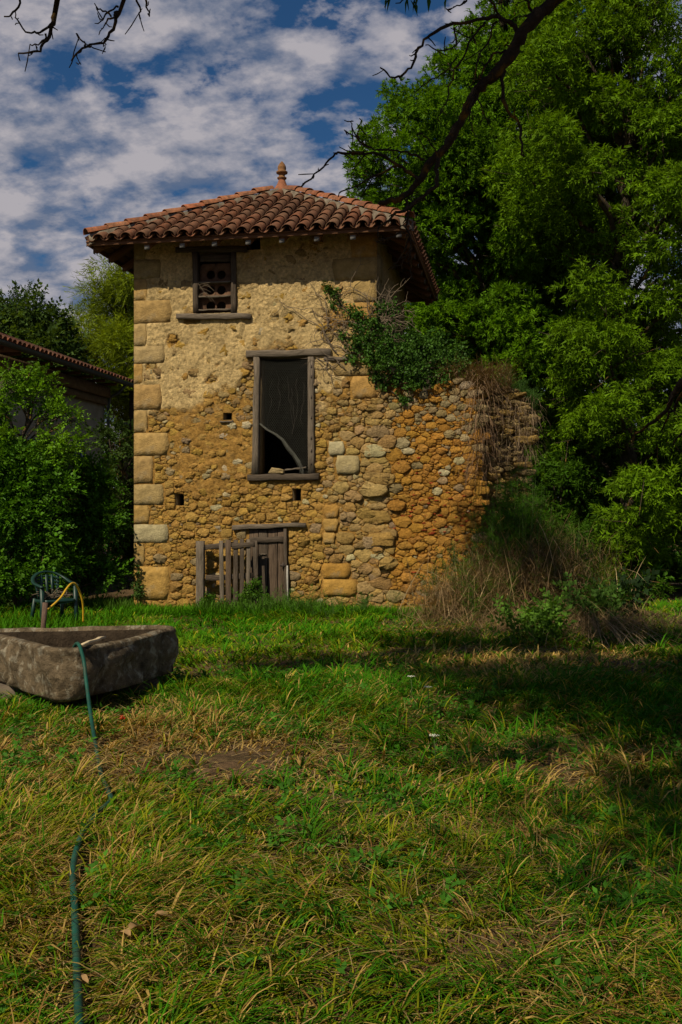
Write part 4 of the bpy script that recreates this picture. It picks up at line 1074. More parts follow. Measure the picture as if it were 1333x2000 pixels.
def clump_points(clumps, per, g, flat=.62, hollow=.45, sub=5, droop=.35, floor=3):
    """clumps: (x,y,z,r); leaves gather on several smaller pads inside each clump"""
    P = []; D = []; cid = []
    for ci, (x, y, z, rr) in enumerate(clumps):
        n = int(per*rr*rr)
        n = max(n, floor)
        pads = g.normal(0, 1, (sub, 3)); pads /= np.linalg.norm(pads, axis=1, keepdims=True); pads = pads*rr*g.uniform(.35, .72, (sub, 1))*[1, 1, .75]
        k_ = g.integers(0, sub, n); d = g.normal(0, 1, (n, 3)); d[:, 2] = d[:, 2]*.9+.25; d /= np.linalg.norm(d, axis=1, keepdims=True)
        rad = rr*g.uniform(hollow, 1, (n, 1))**.6*g.uniform(.36, .62, (sub, 1))[k_]
        p = np.array([x, y, z])+pads[k_]+d*rad*[1, 1, flat]
        P.append(p); D.append(d+[0, 0, -droop]+g.normal(0, .35, (n, 3))); cid.append(np.full(n, ci*sub)+k_)
    return np.concatenate(P), np.concatenate(D), np.concatenate(cid)
def leaf_cols(base, cid, g, var=.25, warm=.15):
    n = cid.max()+1; t_ = g.normal(0, 1, n)[cid]; base = np.array(base)
    c = base[None]*(1+var*.5*t_[:, None]) ; c = c*g.uniform(1-var, 1+var, (len(cid), 1)); w_ = g.random((len(cid), 1))*warm+np.clip(t_[:, None], 0, 2)*warm*.5
    return np.clip(c + w_*np.array([.06, .04, 0]), .004, .5)
def limb(mb, a, b, r0, r1, g, n=6, wob=.12, col=(1, 1, 1), rise=.25, sides=6):
    a = Vector(a); b = Vector(b); ln = (b-a).length; pts = []
    for i in range(n+1):
        t_ = i/n; p = a.lerp(b, t_)+Vector((0, 0, rise*ln*math.sin(math.pi*t_)*.5*(1-t_)))
        if 0 < i < n: p = p+Vector(g.normal(0, 1, 3))*wob*ln*.12
        pts.append(p)
    q = smooth_path(pts, 2); mb.tube(q, interp([r0, r1], len(q)), sides, col)
    return q
def tree(name, label, group, base, trunk_pts, r0, clumps, per, kind, color, seed, scale=1.0, leafmat='leaf', barkmat='bark', cat='tree', flat=.62, var=.25, limb_r=.05, hollow=.45, sub=5, twigs=True, droop=.35, warm=.15, floor=3):
    g = np.random.default_rng(seed); t = thing(name, base, 0, label, cat, group); B = Vector(base)
    tp = [Vector(p)-B for p in trunk_pts]; mb = MB(); tq = smooth_path(tp, 4); mb.tube(tq, interp([r0*1.25, r0, r0*.8, r0*.5, r0*.25], len(tq)), 9)
    mb.build('trunk', M[barkmat], t, True)
    mb = MB(); loc = [(c[0]-B.x, c[1]-B.y, c[2]-B.z, c[3]) for c in clumps]
    for (x, y, z, rr) in loc:
        c = Vector((x, y, z)); below = [p for p in tq if p.z < z-.15*abs(z)] or [tq[0]]
        a = min(below, key=lambda p: (p-c).length+abs((z-p.z)-(p-c).length*.6)*.5)
        q = limb(mb, a, c, min(r0*.5, limb_r+.012*(c-a).length), .012, g, 5, .15)
        if twigs:
            for _ in range(4):
                s_ = q[int(len(q)*g.uniform(.5, .95))]; e = c+Vector(g.normal(0, 1, 3))*rr*.5; limb(mb, s_, e, .016, .005, g, 3, .1, sides=4)
    if mb.v: mb.build('limbs', M[barkmat], t, True)
    P, D, cid = clump_points(loc, per, g, flat, hollow, sub, droop, floor); n = len(P)
    scatter(kind, P, D, g.uniform(.6, 1.35, n)*scale, leaf_cols(color, cid, g, var, warm), 'crown', M[leafmat], t, .5, seed)
    return t
def cl(lst, Y, spread, g=np.random.default_rng(5)):
    out = []
    for e in lst:
        px, py, r_ = e[:3]; yy = (e[3] if len(e) > 3 else Y)+g.uniform(-spread, spread); p = at(px, py, yy); out.append((p.x, p.y, p.z, r_))
    return out

# ---- ash tree standing behind the dovecote
A = cl([(965, 70, 1.1), (915, 140, 1.0), (940, 140, 1.3), (820, 225, .9), (860, 230, 1.3), (760, 290, 1.0), (740, 345, .75), (820, 320, 1.3), (900, 310, 1.3), (790, 400, 1.1), (980, 240, 1.4), (870, 420, 1.3),
        (960, 400, 1.4), (835, 480, 1.0), (870, 545, 1.2), (950, 520, 1.3), (1010, 340, 1.3), (900, 620, 1.2), (850, 600, 1.0), (975, 620, 1.2), (1030, 60, 1.2), (1030, 480, 1.2), (940, 690, 1.0), (1020, 700, 1.0), (1030, -50, 1.1), (1070, -60, 1.3),
        (1000, -180, 1.6), (1080, -90, 1.6), (1060, -250, 1.5)], 26.5, 1.2)
A += [(x+.35, y+1.6, z-.3, r_*1.25) for x, y, z, r_ in A[::2]]
A += cl([(705, 330, .4), (712, 370, .45), (725, 270, .4), (760, 215, .45), (700, 300, .3), (720, 400, .5), (760, 440, .7), (872, 115, .35), (770, 180, .4), (915, 50, .35)], 26.5, .6)
tree('ash_tree', 'tall dense ash tree rising directly behind the dovecote roof', 'ash trees on the right', (4.6, 27.5, -.2), [(4.6, 27.5, -.2), (4.5, 27.6, 4), (4.2, 27.4, 8), (4.3, 27.2, 12), (4.4, 27, 16)], .26, A, 400, 'ash', (.076, .180, .004), 31, 1.0, droop=.0, sub=8)
# ---- nearer ash with lichened boughs at the right edge
B_ = cl([(1110, 40, 1.2), (1060, 120, 1.1), (1180, 90, 1.1), (1270, 40, 1.2), (1330, 140, 1.1), (1120, 200, 1.1), (1215, 200, .9), (1300, 250, 1.1), (1060, 280, 1.0), (1150, 320, .9), (1250, 350, .9), (1330, 380, 1.0),
         (1200, 440, .95), (1290, 480, .9), (1090, 400, .9), (1150, 560, .8), (1230, 590, 1.0), (1320, 590, .9), (1180, 680, .9), (1120, 660, .7), (1270, 720, 1.0), (1340, 700, .9), (1210, 800, .7, 21.5), (1300, 840, .9), (1340, 930, .9), (1260, 930, .7, 21.5), (1330, 1010, .7),
         (1310, 520, .9, 24), (1290, 610, .9, 24), (1330, 440, .8, 24), (1255, 1010, .6, 21.8), (1225, 1060, .5, 21.8), (1280, 1080, .5, 21.6), (1245, 950, .6, 21.8), (1150, 800, .8, 24), (1100, 760, .8, 25), (1120, 860, .8, 25), (1230, 880, .7, 24), (1130, 740, .8, 24.5), (1420, 100, 1.4), (1440, 300, 1.5), (1420, 520, 1.3), (1430, 760, 1.3), (1500, 900, 1.2), (1200, -80, 1.4), (1320, -120, 1.5), (1250, -260, 1.6), (1420, -150, 1.6), (1130, -180, 1.4)], 22.5, 1.0)
B_ += [(x+.1, y+1.7, z-.3, r_*1.35) for x, y, z, r_ in B_[::2]]
tree('ash_tree', 'ash tree at the right edge with lichened boughs showing between its leaf pads', 'ash trees on the right', (7.0, 24.0, -.2), [(7.0, 24.0, -.2), (6.9, 23.9, 3), (6.6, 23.8, 6), (6.7, 23.4, 9), (6.8, 23.2, 13)], .20, B_, 380, 'ash', (.090, .185, .004), 32, .95, droop=.05, sub=8)
# ---- trees behind closing the wood
g0 = np.random.default_rng(44)
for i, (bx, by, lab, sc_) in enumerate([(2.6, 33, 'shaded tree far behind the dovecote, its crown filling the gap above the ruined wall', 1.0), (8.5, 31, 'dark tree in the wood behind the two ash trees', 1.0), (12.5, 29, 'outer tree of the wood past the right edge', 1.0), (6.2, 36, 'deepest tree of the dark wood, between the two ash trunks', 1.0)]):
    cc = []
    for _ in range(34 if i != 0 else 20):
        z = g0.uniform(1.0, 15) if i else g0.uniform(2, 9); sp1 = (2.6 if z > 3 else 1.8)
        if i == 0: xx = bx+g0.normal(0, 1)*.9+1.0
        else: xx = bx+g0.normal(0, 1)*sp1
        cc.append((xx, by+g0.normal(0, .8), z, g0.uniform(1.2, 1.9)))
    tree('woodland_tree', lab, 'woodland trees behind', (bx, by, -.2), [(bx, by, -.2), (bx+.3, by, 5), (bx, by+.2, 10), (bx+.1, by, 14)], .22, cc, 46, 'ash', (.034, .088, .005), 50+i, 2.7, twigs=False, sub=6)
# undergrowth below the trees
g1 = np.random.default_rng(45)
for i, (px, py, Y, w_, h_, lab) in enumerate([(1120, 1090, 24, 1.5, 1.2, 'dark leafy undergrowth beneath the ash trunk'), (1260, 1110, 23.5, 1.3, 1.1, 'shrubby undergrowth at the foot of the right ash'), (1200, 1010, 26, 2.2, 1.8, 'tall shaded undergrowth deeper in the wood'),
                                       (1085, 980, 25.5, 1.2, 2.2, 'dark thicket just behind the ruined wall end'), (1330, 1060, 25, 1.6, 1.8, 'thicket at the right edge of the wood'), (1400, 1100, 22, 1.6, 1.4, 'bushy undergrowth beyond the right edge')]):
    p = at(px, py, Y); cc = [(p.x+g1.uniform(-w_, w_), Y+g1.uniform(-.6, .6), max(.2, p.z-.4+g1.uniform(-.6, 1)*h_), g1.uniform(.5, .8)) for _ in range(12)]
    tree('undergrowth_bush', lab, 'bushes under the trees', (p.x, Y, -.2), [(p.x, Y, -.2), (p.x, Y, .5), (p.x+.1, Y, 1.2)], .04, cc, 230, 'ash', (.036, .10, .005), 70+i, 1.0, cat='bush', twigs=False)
# ---- far trees on the left
C_ = cl([(235, 535, 1.0), (200, 565, .9), (262, 560, 1.1), (170, 615, .9), (235, 610, 1.4), (150, 650, .8), (200, 670, 1.4), (262, 680, 1.5), (150, 700, 1.2), (225, 740, 1.4), (270, 760, 1.5), (180, 760, 1.4), (120, 715, 1.0), (240, 830, 1.3), (265, 880, 1.3), (300, 600, 1.5), (330, 700, 2), (350, 580, 1.3), (235, 780, 1.2), (130, 660, .7)], 44, 1.5)
tree('acacia_tree', 'light yellow-green feathery tree beyond the farmhouse roof, beside the dovecote', None, (-9.8, 45, -.2), [(-9.8, 45, -.2), (-9.7, 45, 4), (-9.6, 45, 8), (-9.3, 45, 12)], .22, C_, 340, 'fine', (.135, .19, .008), 33, 3.6)
D_ = cl([(20, 625, .8), (60, 615, .9), (95, 640, .8), (35, 670, 1.1), (85, 690, 1.1), (-30, 640, 1.2), (-30, 720, 1.5), (120, 680, .8), (45, 720, 1.2), (110, 740, 1.2), (-90, 660, 1.5)], 40, .8)
dk = tree('dark_shrub_tree', 'dark bushy evergreen with upright shoots above the farmhouse roof', None, (-12.5, 40, -.2), [(-12.5, 40, -.2), (-12.5, 40, 3), (-12.5, 40, 7)], .2, D_, 250, 'oval', (.040, .082, .018), 34, 3.2)
mbs = []; P = []; D = []
for px, top_, bot in [(3, 583, 650), (25, 578, 640), (33, 566, 640), (48, 572, 640), (57, 562, 640), (68, 577, 650), (100, 605, 660), (80, 588, 650), (42, 588, 650)]:
    for t in np.linspace(0, 1, 26):
        p = at(px+random.uniform(-2, 2), bot+(top_-bot)*t, 40); P.append([p.x+12.5, p.y-40, p.z+.2]); D.append([random.uniform(-1, 1), random.uniform(-1, 1), 1.6])
P = np.array(P); D = np.array(D); gg = np.random.default_rng(3)
scatter('oval', P, D, np.full(len(P), 1.9), np.array([[.034, .066, .024]])*gg.uniform(.8, 1.2, (len(P), 1)), 'shoots', M['leaf'], dk, seed=9)
# woods far away behind everything, so that no bare horizon shows
g2 = np.random.default_rng(46)
cc = [(g2.uniform(-45, 45), g2.uniform(66, 80), g2.uniform(0, 5), g2.uniform(2, 3.4)) for _ in range(120)]
P, D, cid = clump_points(cc, 5, g2, .7, .3, 6, .2)
prop(scatter('oval', P, D, g2.uniform(10, 15, len(P)), leaf_cols((.045, .085, .014), cid, g2), 'distant_wood', M['leaf'], None, .6, 91), 'far-off wooded line closing the view behind the buildings', 'wood', kind='stuff')

# ---- shrubs on the left
S1 = cl([(48, 735, .20), (78, 745, .2), (28, 760, .2), (105, 782, .2), (60, 775, .18), (135, 800, .14), (0, 800, .3), (95, 808, .16), (148, 822, .12), (150, 860, .14), (105, 858, .2), (0, 850, .3), (18, 725, .14), (30, 880, .3), (90, 890, .26), (-30, 780, .3), (130, 885, .2)], 18.9, .35)
tree('tall_shrub', 'loose bright green shrub with a bare crooked stem before the farmhouse wall', None, (-6.2, 18.9, -.2), [(-6.15, 18.9, -.2), (-6.2, 18.9, 1.2), at(38, 880, 18.9), at(60, 815, 18.9), at(66, 760, 18.9)], .05, S1, 1700, 'oval', (.085, .20, .006), 35, 1.25, 'gloss_leaf', 'bark', 'shrub', limb_r=.02, warm=.2)
g3 = np.random.default_rng(47); S2 = []
for _ in range(66):
    px = g3.uniform(-40, 222); lim_ = np.interp(px, [-40, 0, 60, 130, 190, 235, 262], [860, 865, 885, 895, 905, 950, 1000]); py = g3.uniform(lim_+12, 1135)
    Y = (18.7 if px < 110 else 19.9)-.5*math.sin((py-850)/300*1.5)+g3.uniform(-.25, .35); p = at(px, py, Y); S2.append((p.x, p.y, p.z, g3.uniform(.28, .46)*(.75 if px > 190 else 1)))
tree('dense_bush', 'large dense dark green bush filling the space left of the dovecote corner', None, (-5.6, 19.2, -.2), [(-5.6, 19.2, -.2), (-5.6, 19.2, .6), (-5.6, 19.2, 1.2)], .05, S2, 880, 'oval', (.045, .135, .005), 36, 1.4, 'gloss_leaf', 'bark', 'bush', limb_r=.015)
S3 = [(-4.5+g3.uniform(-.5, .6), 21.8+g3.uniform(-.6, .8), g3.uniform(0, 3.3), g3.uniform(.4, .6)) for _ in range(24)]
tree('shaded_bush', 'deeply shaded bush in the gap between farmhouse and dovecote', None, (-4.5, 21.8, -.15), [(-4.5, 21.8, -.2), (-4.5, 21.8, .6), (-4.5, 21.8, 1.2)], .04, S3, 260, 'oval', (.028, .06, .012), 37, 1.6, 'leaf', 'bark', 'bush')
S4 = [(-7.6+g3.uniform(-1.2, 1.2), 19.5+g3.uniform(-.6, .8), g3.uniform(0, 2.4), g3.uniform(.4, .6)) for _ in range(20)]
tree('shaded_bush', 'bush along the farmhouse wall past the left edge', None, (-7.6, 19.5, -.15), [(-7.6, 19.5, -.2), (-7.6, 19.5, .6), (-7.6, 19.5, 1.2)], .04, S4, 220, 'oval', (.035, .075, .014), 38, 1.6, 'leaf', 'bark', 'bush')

# ------------------------------------------------------------------ ivy and dead vines on the corner
def wl(px, py, y): s, z = wp(px, py, y); return Vector((LX+s*cT+y*sT, LY-s*sT+y*cT, z))
def wall_clumps(lst):
    out = []
    for px, py, y, r_ in lst: p = wl(px, py, y); out.append((p.x, p.y, p.z, r_))
    return out
iv = wall_clumps([(700, 640, -.08, .16), (680, 610, -.07, .12), (655, 590, -.06, .09), (648, 570, -.05, .06), (715, 665, -.12, .24), (745, 680, -.16, .30), (775, 690, -.18, .30), (730, 630, -.1, .2), (760, 650, -.1, .24), (800, 700, -.15, .28),
                  (755, 712, -.2, .22), (785, 722, -.2, .2), (815, 722, -.1, .22), (830, 745, -.14, .12), (860, 735, -.1, .14), (690, 700, -.08, .07), (735, 735, -.1, .1), (752, 752, -.1, .07), (668, 655, -.05, .06), (790, 775, -.1, .07), (640, 560, -.05, .04), (770, 600, -.05, .1), (870, 700, .1, .2), (900, 712, .1, .16), (725, 700, -.14, .2), (790, 660, .2, .3), (820, 680, .3, .3), (760, 610, .15, .2), (845, 705, .2, .26), (800, 748, -.16, .1), (770, 742, -.16, .09), (700, 612, -.06, .1), (740, 600, -.05, .12), (695, 675, -.1, .14), (850, 670, .4, .3), (880, 690, .45, .28)])
ivb = wl(735, 760, -.03)
tree('ivy', 'dark green ivy mass spilling over the dovecote corner onto the ruined wall', None, tuple(ivb), [ivb, wl(730, 700, -.05), wl(700, 640, -.05)], .02, iv, 1900, 'ivy', (.036, .10, .012), 39, .72, 'gloss_leaf', 'bark', 'climbing plant', flat=.9, limb_r=.006, twigs=False, floor=34)
sg = wall_clumps([(270, 1160, -.12, .07), (267, 1140, -.10, .06), (268, 1120, -.08, .05), (267, 1105, -.07, .035), (272, 1150, -.12, .06)])
b0 = wl(269, 1178, -.1)
tree('young_ivy', 'thin green climber on the left corner block at the foot of the dovecote', None, tuple(b0), [b0, wl(268, 1140, -.09), wl(268, 1092, -.075)], .006, sg, 9000, 'ivy', (.055, .12, .025), 40, .5, 'gloss_leaf', 'bark', 'climbing plant', limb_r=.003, twigs=False)
gv = wall_clumps([(490, 1150, -.42, .10), (500, 1135, -.42, .09), (480, 1165, -.42, .12), (505, 1160, -.42, .10), (470, 1178, -.42, .1), (520, 1175, -.42, .12), (412, 1168, -.4, .1), (400, 1180, -.4, .1), (440, 1180, -.42, .1)])
b0 = wl(490, 1190, -.42)
tree('creeping_weed', 'tangled green creeper with dry stems climbing the paling gate', None, tuple(b0), [b0, wl(492, 1165, -.42), wl(497, 1132, -.42)], .008, gv, 5200, 'ivy', (.045, .12, .008), 41, .55, 'gloss_leaf', 'bark', 'plant', limb_r=.003, twigs=False)
vine = thing('dead_vine', tuple(wl(735, 700, -.03)), -T, 'leafless dead vine stems spread over the upper right wall under the eave', 'vine')
mb = MB(); rv = random.Random(31); Vb = wl(735, 700, -.03)
def walk(p, ang, n, step, r_, depth=0, lim=None):
    pts = [p]; y = p[2]
    for i in range(n):
        ang += rv.gauss(0, .33); p = (p[0]+math.cos(ang)*step, p[1]+math.sin(ang)*step, min(-.055, max(-.30, p[2]+rv.gauss(0, .012)))); pts.append(p)
        if depth < 2 and rv.random() < .16: walk(p, ang+rv.choice([-1, 1])*rv.uniform(.4, 1.1), max(3, int(n*.55)), step, r_*.6, depth+1)
    mb.tube([(q[0]-W, q[2]+.03, q[1]-Vb.z) for q in pts], interp([r_, r_*.35], len(pts)), 4, cap=False)
for px, py, an, n in [(690, 700, 2.2, 17), (705, 700, 1.7, 20), (720, 690, 1.5, 20), (660, 690, 2.5, 15), (735, 680, 1.9, 20), (740, 700, 1.2, 15), (650, 680, 1.9, 18), (700, 690, 2.8, 14), (728, 660, 2.3, 17), (675, 720, 2.9, 9), (690, 650, 1.4, 14), (715, 640, 2.6, 14), (640, 640, 1.2, 12), (745, 640, 1.0, 12), (640, 700, -1.3, 8), (620, 700, -1.0, 6)]:
    s, z = wp(px, py); walk((s, z, -.08), an, n, .075, .012)
for k_ in range(26):                         # curly dead tips beyond the corner
    px, py = rv.uniform(735, 775), rv.uniform(580, 640); s, z = wp(px, py); walk((s, z, -.12), rv.uniform(-1.5, 2.5), 9, .05, .008, 1)
mb.build('stems', M['twig'], vine)
vine.location = tuple(wl(735, 700, -.03)); 

# ------------------------------------------------------------------ blades, stalks, weeds
def blades(x, y, z, az, ln, e0, e1, w, col, tipcol=None, seg=3):
    n = len(x); ts = np.linspace(0, 1, seg+1); V = []; Cc = []
    px, py, pz = x.copy(), y.copy(), z.copy(); side = np.stack([-np.sin(az), np.cos(az), np.zeros(n)], 1)
    for i, t_ in enumerate(ts):
        if i:
            tm = (ts[i]+ts[i-1])/2; e = e0+(e1-e0)*tm; st_ = ln/seg
            px = px+np.cos(az)*np.cos(e)*st_; py = py+np.sin(az)*np.cos(e)*st_; pz = pz+np.sin(e)*st_
        P_ = np.stack([px, py, pz], 1); ww = (w*(1-.35*t_))[:, None]
        cc = col if tipcol is None else col*(1-t_)+tipcol*t_
        if i < seg: V += [P_-side*ww, P_+side*ww]; Cc += [cc, cc]
        else: V.append(P_); Cc.append(cc)
    m = len(V); VV = np.stack(V, 1).reshape(-1, 3); CC = np.stack(Cc, 1).reshape(-1, 3)
    b = (np.arange(n)*m)[:, None]; parts = []; cnts = []
    q = np.concatenate([b+np.array([[2*i, 2*i+1, 2*i+3, 2*i+2]]) for i in range(seg-1)], 1) if seg > 1 else np.zeros((n, 0), int)
    tri = b+np.array([[2*(seg-1), 2*(seg-1)+1, 2*seg]])
    idx = np.concatenate([q, tri], 1).ravel(); cnt = np.tile(np.array([4]*(seg-1)+[3]), n)
    return VV, CC, idx, cnt
class Blades:
    def __init__(s): s.V = []; s.C = []; s.I = []; s.N = []; s.o = 0
    def add(s, *a, **k_):
        V, Cc, I, Nn = blades(*a, **k_); s.V.append(V); s.C.append(Cc); s.I.append(I+s.o); s.N.append(Nn); s.o += len(V)
    def build(s, name, mat, parent=None):
        return link(name, np_mesh(name, np.concatenate(s.V), np.concatenate(s.N), np.concatenate(s.I), mat, np.clip(np.concatenate(s.C), .003, .8)), parent)
PATCH = [(440, 1485, .5, 1.0), (1085, 1515, .38, .9), (200, 1860, .16, .85), (185, 1700, .16, .5), (60, 1530, .25, .3), (390, 1440, .4, .5), (1180, 1400, .4, .4), (255, 1870, .14, .6), (600, 1500, .3, .35), (800, 1900, .2, .3), (330, 1560, .3, .5)]
PATCH = [(*gp(a, b), r_, s_) for a, b, r_, s_ in PATCH]
DRY = [(200, 1480, .8, .9), (60, 1500, .8, .8), (300, 1440, .7, 1), (440, 1470, .7, .9), (1080, 1510, .6, .8), (550, 1480, .6, .5), (120, 1850, .5, .45), (250, 1700, .5, .35), (450, 1850, .5, .35), (1000, 1640, .5, .3), (700, 1720, .6, .3), (950, 1290, 1.2, .8), (1100, 1280, 1.0, .8), (900, 1210, .9, .5), (60, 1700, .5, .3), (1150, 1930, .5, .3)]
DRY = [(*gp(a, b), r_, s_) for a, b, r_, s_ in DRY]
def field(lst, x, y):
    f = np.zeros_like(x)
    for a, b, r_, s_ in lst: f = np.maximum(f, s_*np.exp(-(((x-a)/r_)**2+((y-b)/(r_*1.25))**2)*(.8)))
    return f
def in_poly(x, y, poly):
    c = np.zeros(len(x), bool); n = len(poly)
    for i in range(n):
        x0, y0 = poly[i]; x1, y1 = poly[(i+1) % n]
        cond = ((y0 > y) != (y1 > y)); xi = (x1-x0)*(y-y0)/((y1-y0) if y1 != y0 else 1e-9)+x0; c ^= cond & (x < xi)
    return c
tp_in = [(-2.2, 8.35), (-1.75, 9.55), (-3.2, 9.5), (-2.4, 8.35)]
def footprint(x, y):
    dx, dy = x-LX, y-LY; s = dx*cT-dy*sT; d = dx*sT+dy*cT
    bad = (s > -.02) & (s < s_end-.02) & (d > -.03) & (d < W+.05)
    return bad | in_poly(x, y, tp_in)
gg = np.random.default_rng(100)
HZ = np.array([(p.x, p.y) for p in sp_ if p.z < .12])
def hose_gap(x, y):
    x = np.asarray(x); out = np.full(len(x), 9.0)
    for a_, b_ in HZ: out = np.minimum(out, (x-a_)**2*1.6+(y-b_+.03)**2)
    return .97*np.exp(-out/.016)*(.5+.5*sstep(.3, .45, fbm(x*2+7, y*2, 2)))*(1-.9*sstep(4.95, 5.1, y)*sstep(5.95, 5.8, y))
def sample(n, y0, y1, wide=1.22, pad=.35, power=1.0):
    Y = np.sqrt(gg.uniform(y0*y0, y1*y1, n)); X = gg.uniform(-1, 1, n)*(.343*Y*wide+pad); return X, Y
def grass_cols(x, y, dry, n):
    hue = fbm(x*.8+20, y*.8, 3); h2 = gg.random(n)
    green = np.array([.070, .150, .004]); lush = np.array([.036, .135, .003]); yel = np.array([.185, .200, .008]); straw = np.array([.40, .27, .08]); brown = np.array([.22, .12, .035])
    t1 = sstep(.40, .60, hue+.12*(h2-.5))[:, None]; c = lush*(1-t1)+green*t1
    k1 = (gg.random(n) < .16+.20*(1-sstep(6, 9, y))+.25*sstep(.45, .7, hue)*(1-sstep(10, 14, y)))[:, None]; c = np.where(k1, yel, c)
    k2 = (gg.random(n) < .07*(1-sstep(8, 14, y))+.86*dry)[:, None]; c = np.where(k2, np.where((gg.random(n) < .3)[:, None], brown, straw), c)
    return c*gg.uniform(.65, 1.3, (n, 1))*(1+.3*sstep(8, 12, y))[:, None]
def flow(x, y): return fbm(x*.7+70, y*.7+3, 2)*4*math.pi
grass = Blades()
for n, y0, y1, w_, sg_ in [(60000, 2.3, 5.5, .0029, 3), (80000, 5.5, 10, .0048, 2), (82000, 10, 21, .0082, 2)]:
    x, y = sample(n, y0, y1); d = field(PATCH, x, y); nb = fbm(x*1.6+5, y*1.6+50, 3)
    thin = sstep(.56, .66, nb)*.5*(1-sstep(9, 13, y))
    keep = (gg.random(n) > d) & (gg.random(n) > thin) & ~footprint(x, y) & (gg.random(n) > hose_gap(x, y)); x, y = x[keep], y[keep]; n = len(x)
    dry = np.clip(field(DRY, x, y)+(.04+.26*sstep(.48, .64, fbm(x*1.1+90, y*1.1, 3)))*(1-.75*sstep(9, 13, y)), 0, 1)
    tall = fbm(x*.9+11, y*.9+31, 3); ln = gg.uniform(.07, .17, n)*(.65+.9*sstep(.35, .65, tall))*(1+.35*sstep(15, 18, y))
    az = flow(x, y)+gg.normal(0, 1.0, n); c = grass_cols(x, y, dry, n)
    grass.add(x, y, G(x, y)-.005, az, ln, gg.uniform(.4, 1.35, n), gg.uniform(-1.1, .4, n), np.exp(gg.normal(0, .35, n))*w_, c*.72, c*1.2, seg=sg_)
# tufts
def tufts(nt_, y0, y1, bl, w_, lnm, sg_):
    x, y = sample(nt_, y0, y1); d = field(PATCH, x, y); tz = fbm(x*.9+11, y*.9+31, 3)
    keep = (gg.random(len(x)) > d*1.1) & (gg.random(len(x)) < .30+.8*sstep(.38, .6, tz)) & ~footprint(x, y) & (gg.random(len(x)) > hose_gap(x, y)*1.5); x, y = x[keep], y[keep]
    size = gg.uniform(.6, 1.35, len(x)); fl = flow(x, y)+gg.normal(0, .6, len(x)); lushk = gg.random(len(x)) < .55
    X = np.repeat(x, bl); Y = np.repeat(y, bl); n = len(X); S = np.repeat(size, bl)
    az0 = gg.uniform(0, 2*math.pi, n); lean = np.repeat(fl, bl)
    vx = np.cos(az0)+.9*np.cos(lean); vy = np.sin(az0)+.9*np.sin(lean); az = np.arctan2(vy, vx)
    rr = .035*S*gg.random(n); X = X+np.cos(az0)*rr; Y = Y+np.sin(az0)*rr
    dry = np.clip(field(DRY, X, Y)*.8, 0, 1); c = grass_cols(X, Y, dry, n); lk = np.repeat(lushk, bl)[:, None]
    c = np.where(lk & (gg.random((n, 1)) < .75*(1-dry[:, None])), np.array([.040, .145, .004])*gg.uniform(.75, 1.4, (n, 1)), c)
    ln = gg.uniform(.55, 1.15, n)*lnm*S
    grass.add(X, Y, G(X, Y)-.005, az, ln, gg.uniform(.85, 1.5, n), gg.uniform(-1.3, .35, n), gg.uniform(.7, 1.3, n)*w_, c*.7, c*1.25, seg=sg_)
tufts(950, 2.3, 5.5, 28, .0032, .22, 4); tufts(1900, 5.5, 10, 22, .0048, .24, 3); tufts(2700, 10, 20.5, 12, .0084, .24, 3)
# straw lying about
for n, y0, y1, w_ in [(6000, 2.3, 5.5, .0019), (14000, 5.5, 10.5, .0026), (10000, 10, 18, .004)]:
    x, y = sample(n, y0, y1); dry = np.clip(field(DRY, x, y)+.12*(1-sstep(7, 12, y)), 0, 1); keep = (gg.random(n) < dry+.03) & ~footprint(x, y) & (gg.random(n) > field(PATCH, x, y)*.9); x, y = x[keep], y[keep]; n = len(x)
    c = np.where(gg.random((n, 1)) < .75, np.array([.42, .31, .14]), np.array([.22, .13, .06]))*gg.uniform(.7, 1.15, (n, 1))
    grass.add(x, y, G(x, y)+gg.uniform(.0, .05, n), flow(x, y)+gg.normal(0, 1.1, n), gg.uniform(.12, .34, n), gg.uniform(0, .5, n), gg.uniform(-.6, .1, n), gg.uniform(.7, 1.2, n)*w_, c, seg=3)
# sparser growth to either side of the view, and tall grass round the chair
n = 26000; x, y = sample(n, 2.3, 20, 1.0, 0); sd = np.sign(x); x = sd*(.343*y*1.2+.3+gg.random(n)*3.2); ok = ~footprint(x, y); x, y = x[ok], y[ok]; n = len(x); c = grass_cols(x, y, np.full(n, .1), n)
grass.add(x, y, G(x, y)-.01, flow(x, y)+gg.normal(0, 1, n), gg.uniform(.12, .28, n), gg.uniform(.5, 1.35, n), gg.uniform(-1, .4, n), gg.uniform(.008, .014, n), c*.75, c*1.15, seg=2)
n = 1500; x = gg.uniform(-6, -3.6, n); y = gg.uniform(14.2, 17.5, n); c = np.array([[.045, .15, .004]])*gg.uniform(.65, 1.4, (n, 1))
grass.add(x, y, G(x, y)-.01, gg.uniform(0, 6.28, n), gg.uniform(.2, .4, n), gg.uniform(.9, 1.5, n), gg.uniform(-.2, 1.0, n), gg.uniform(.005, .009, n), c*.75, c*1.2, seg=3)
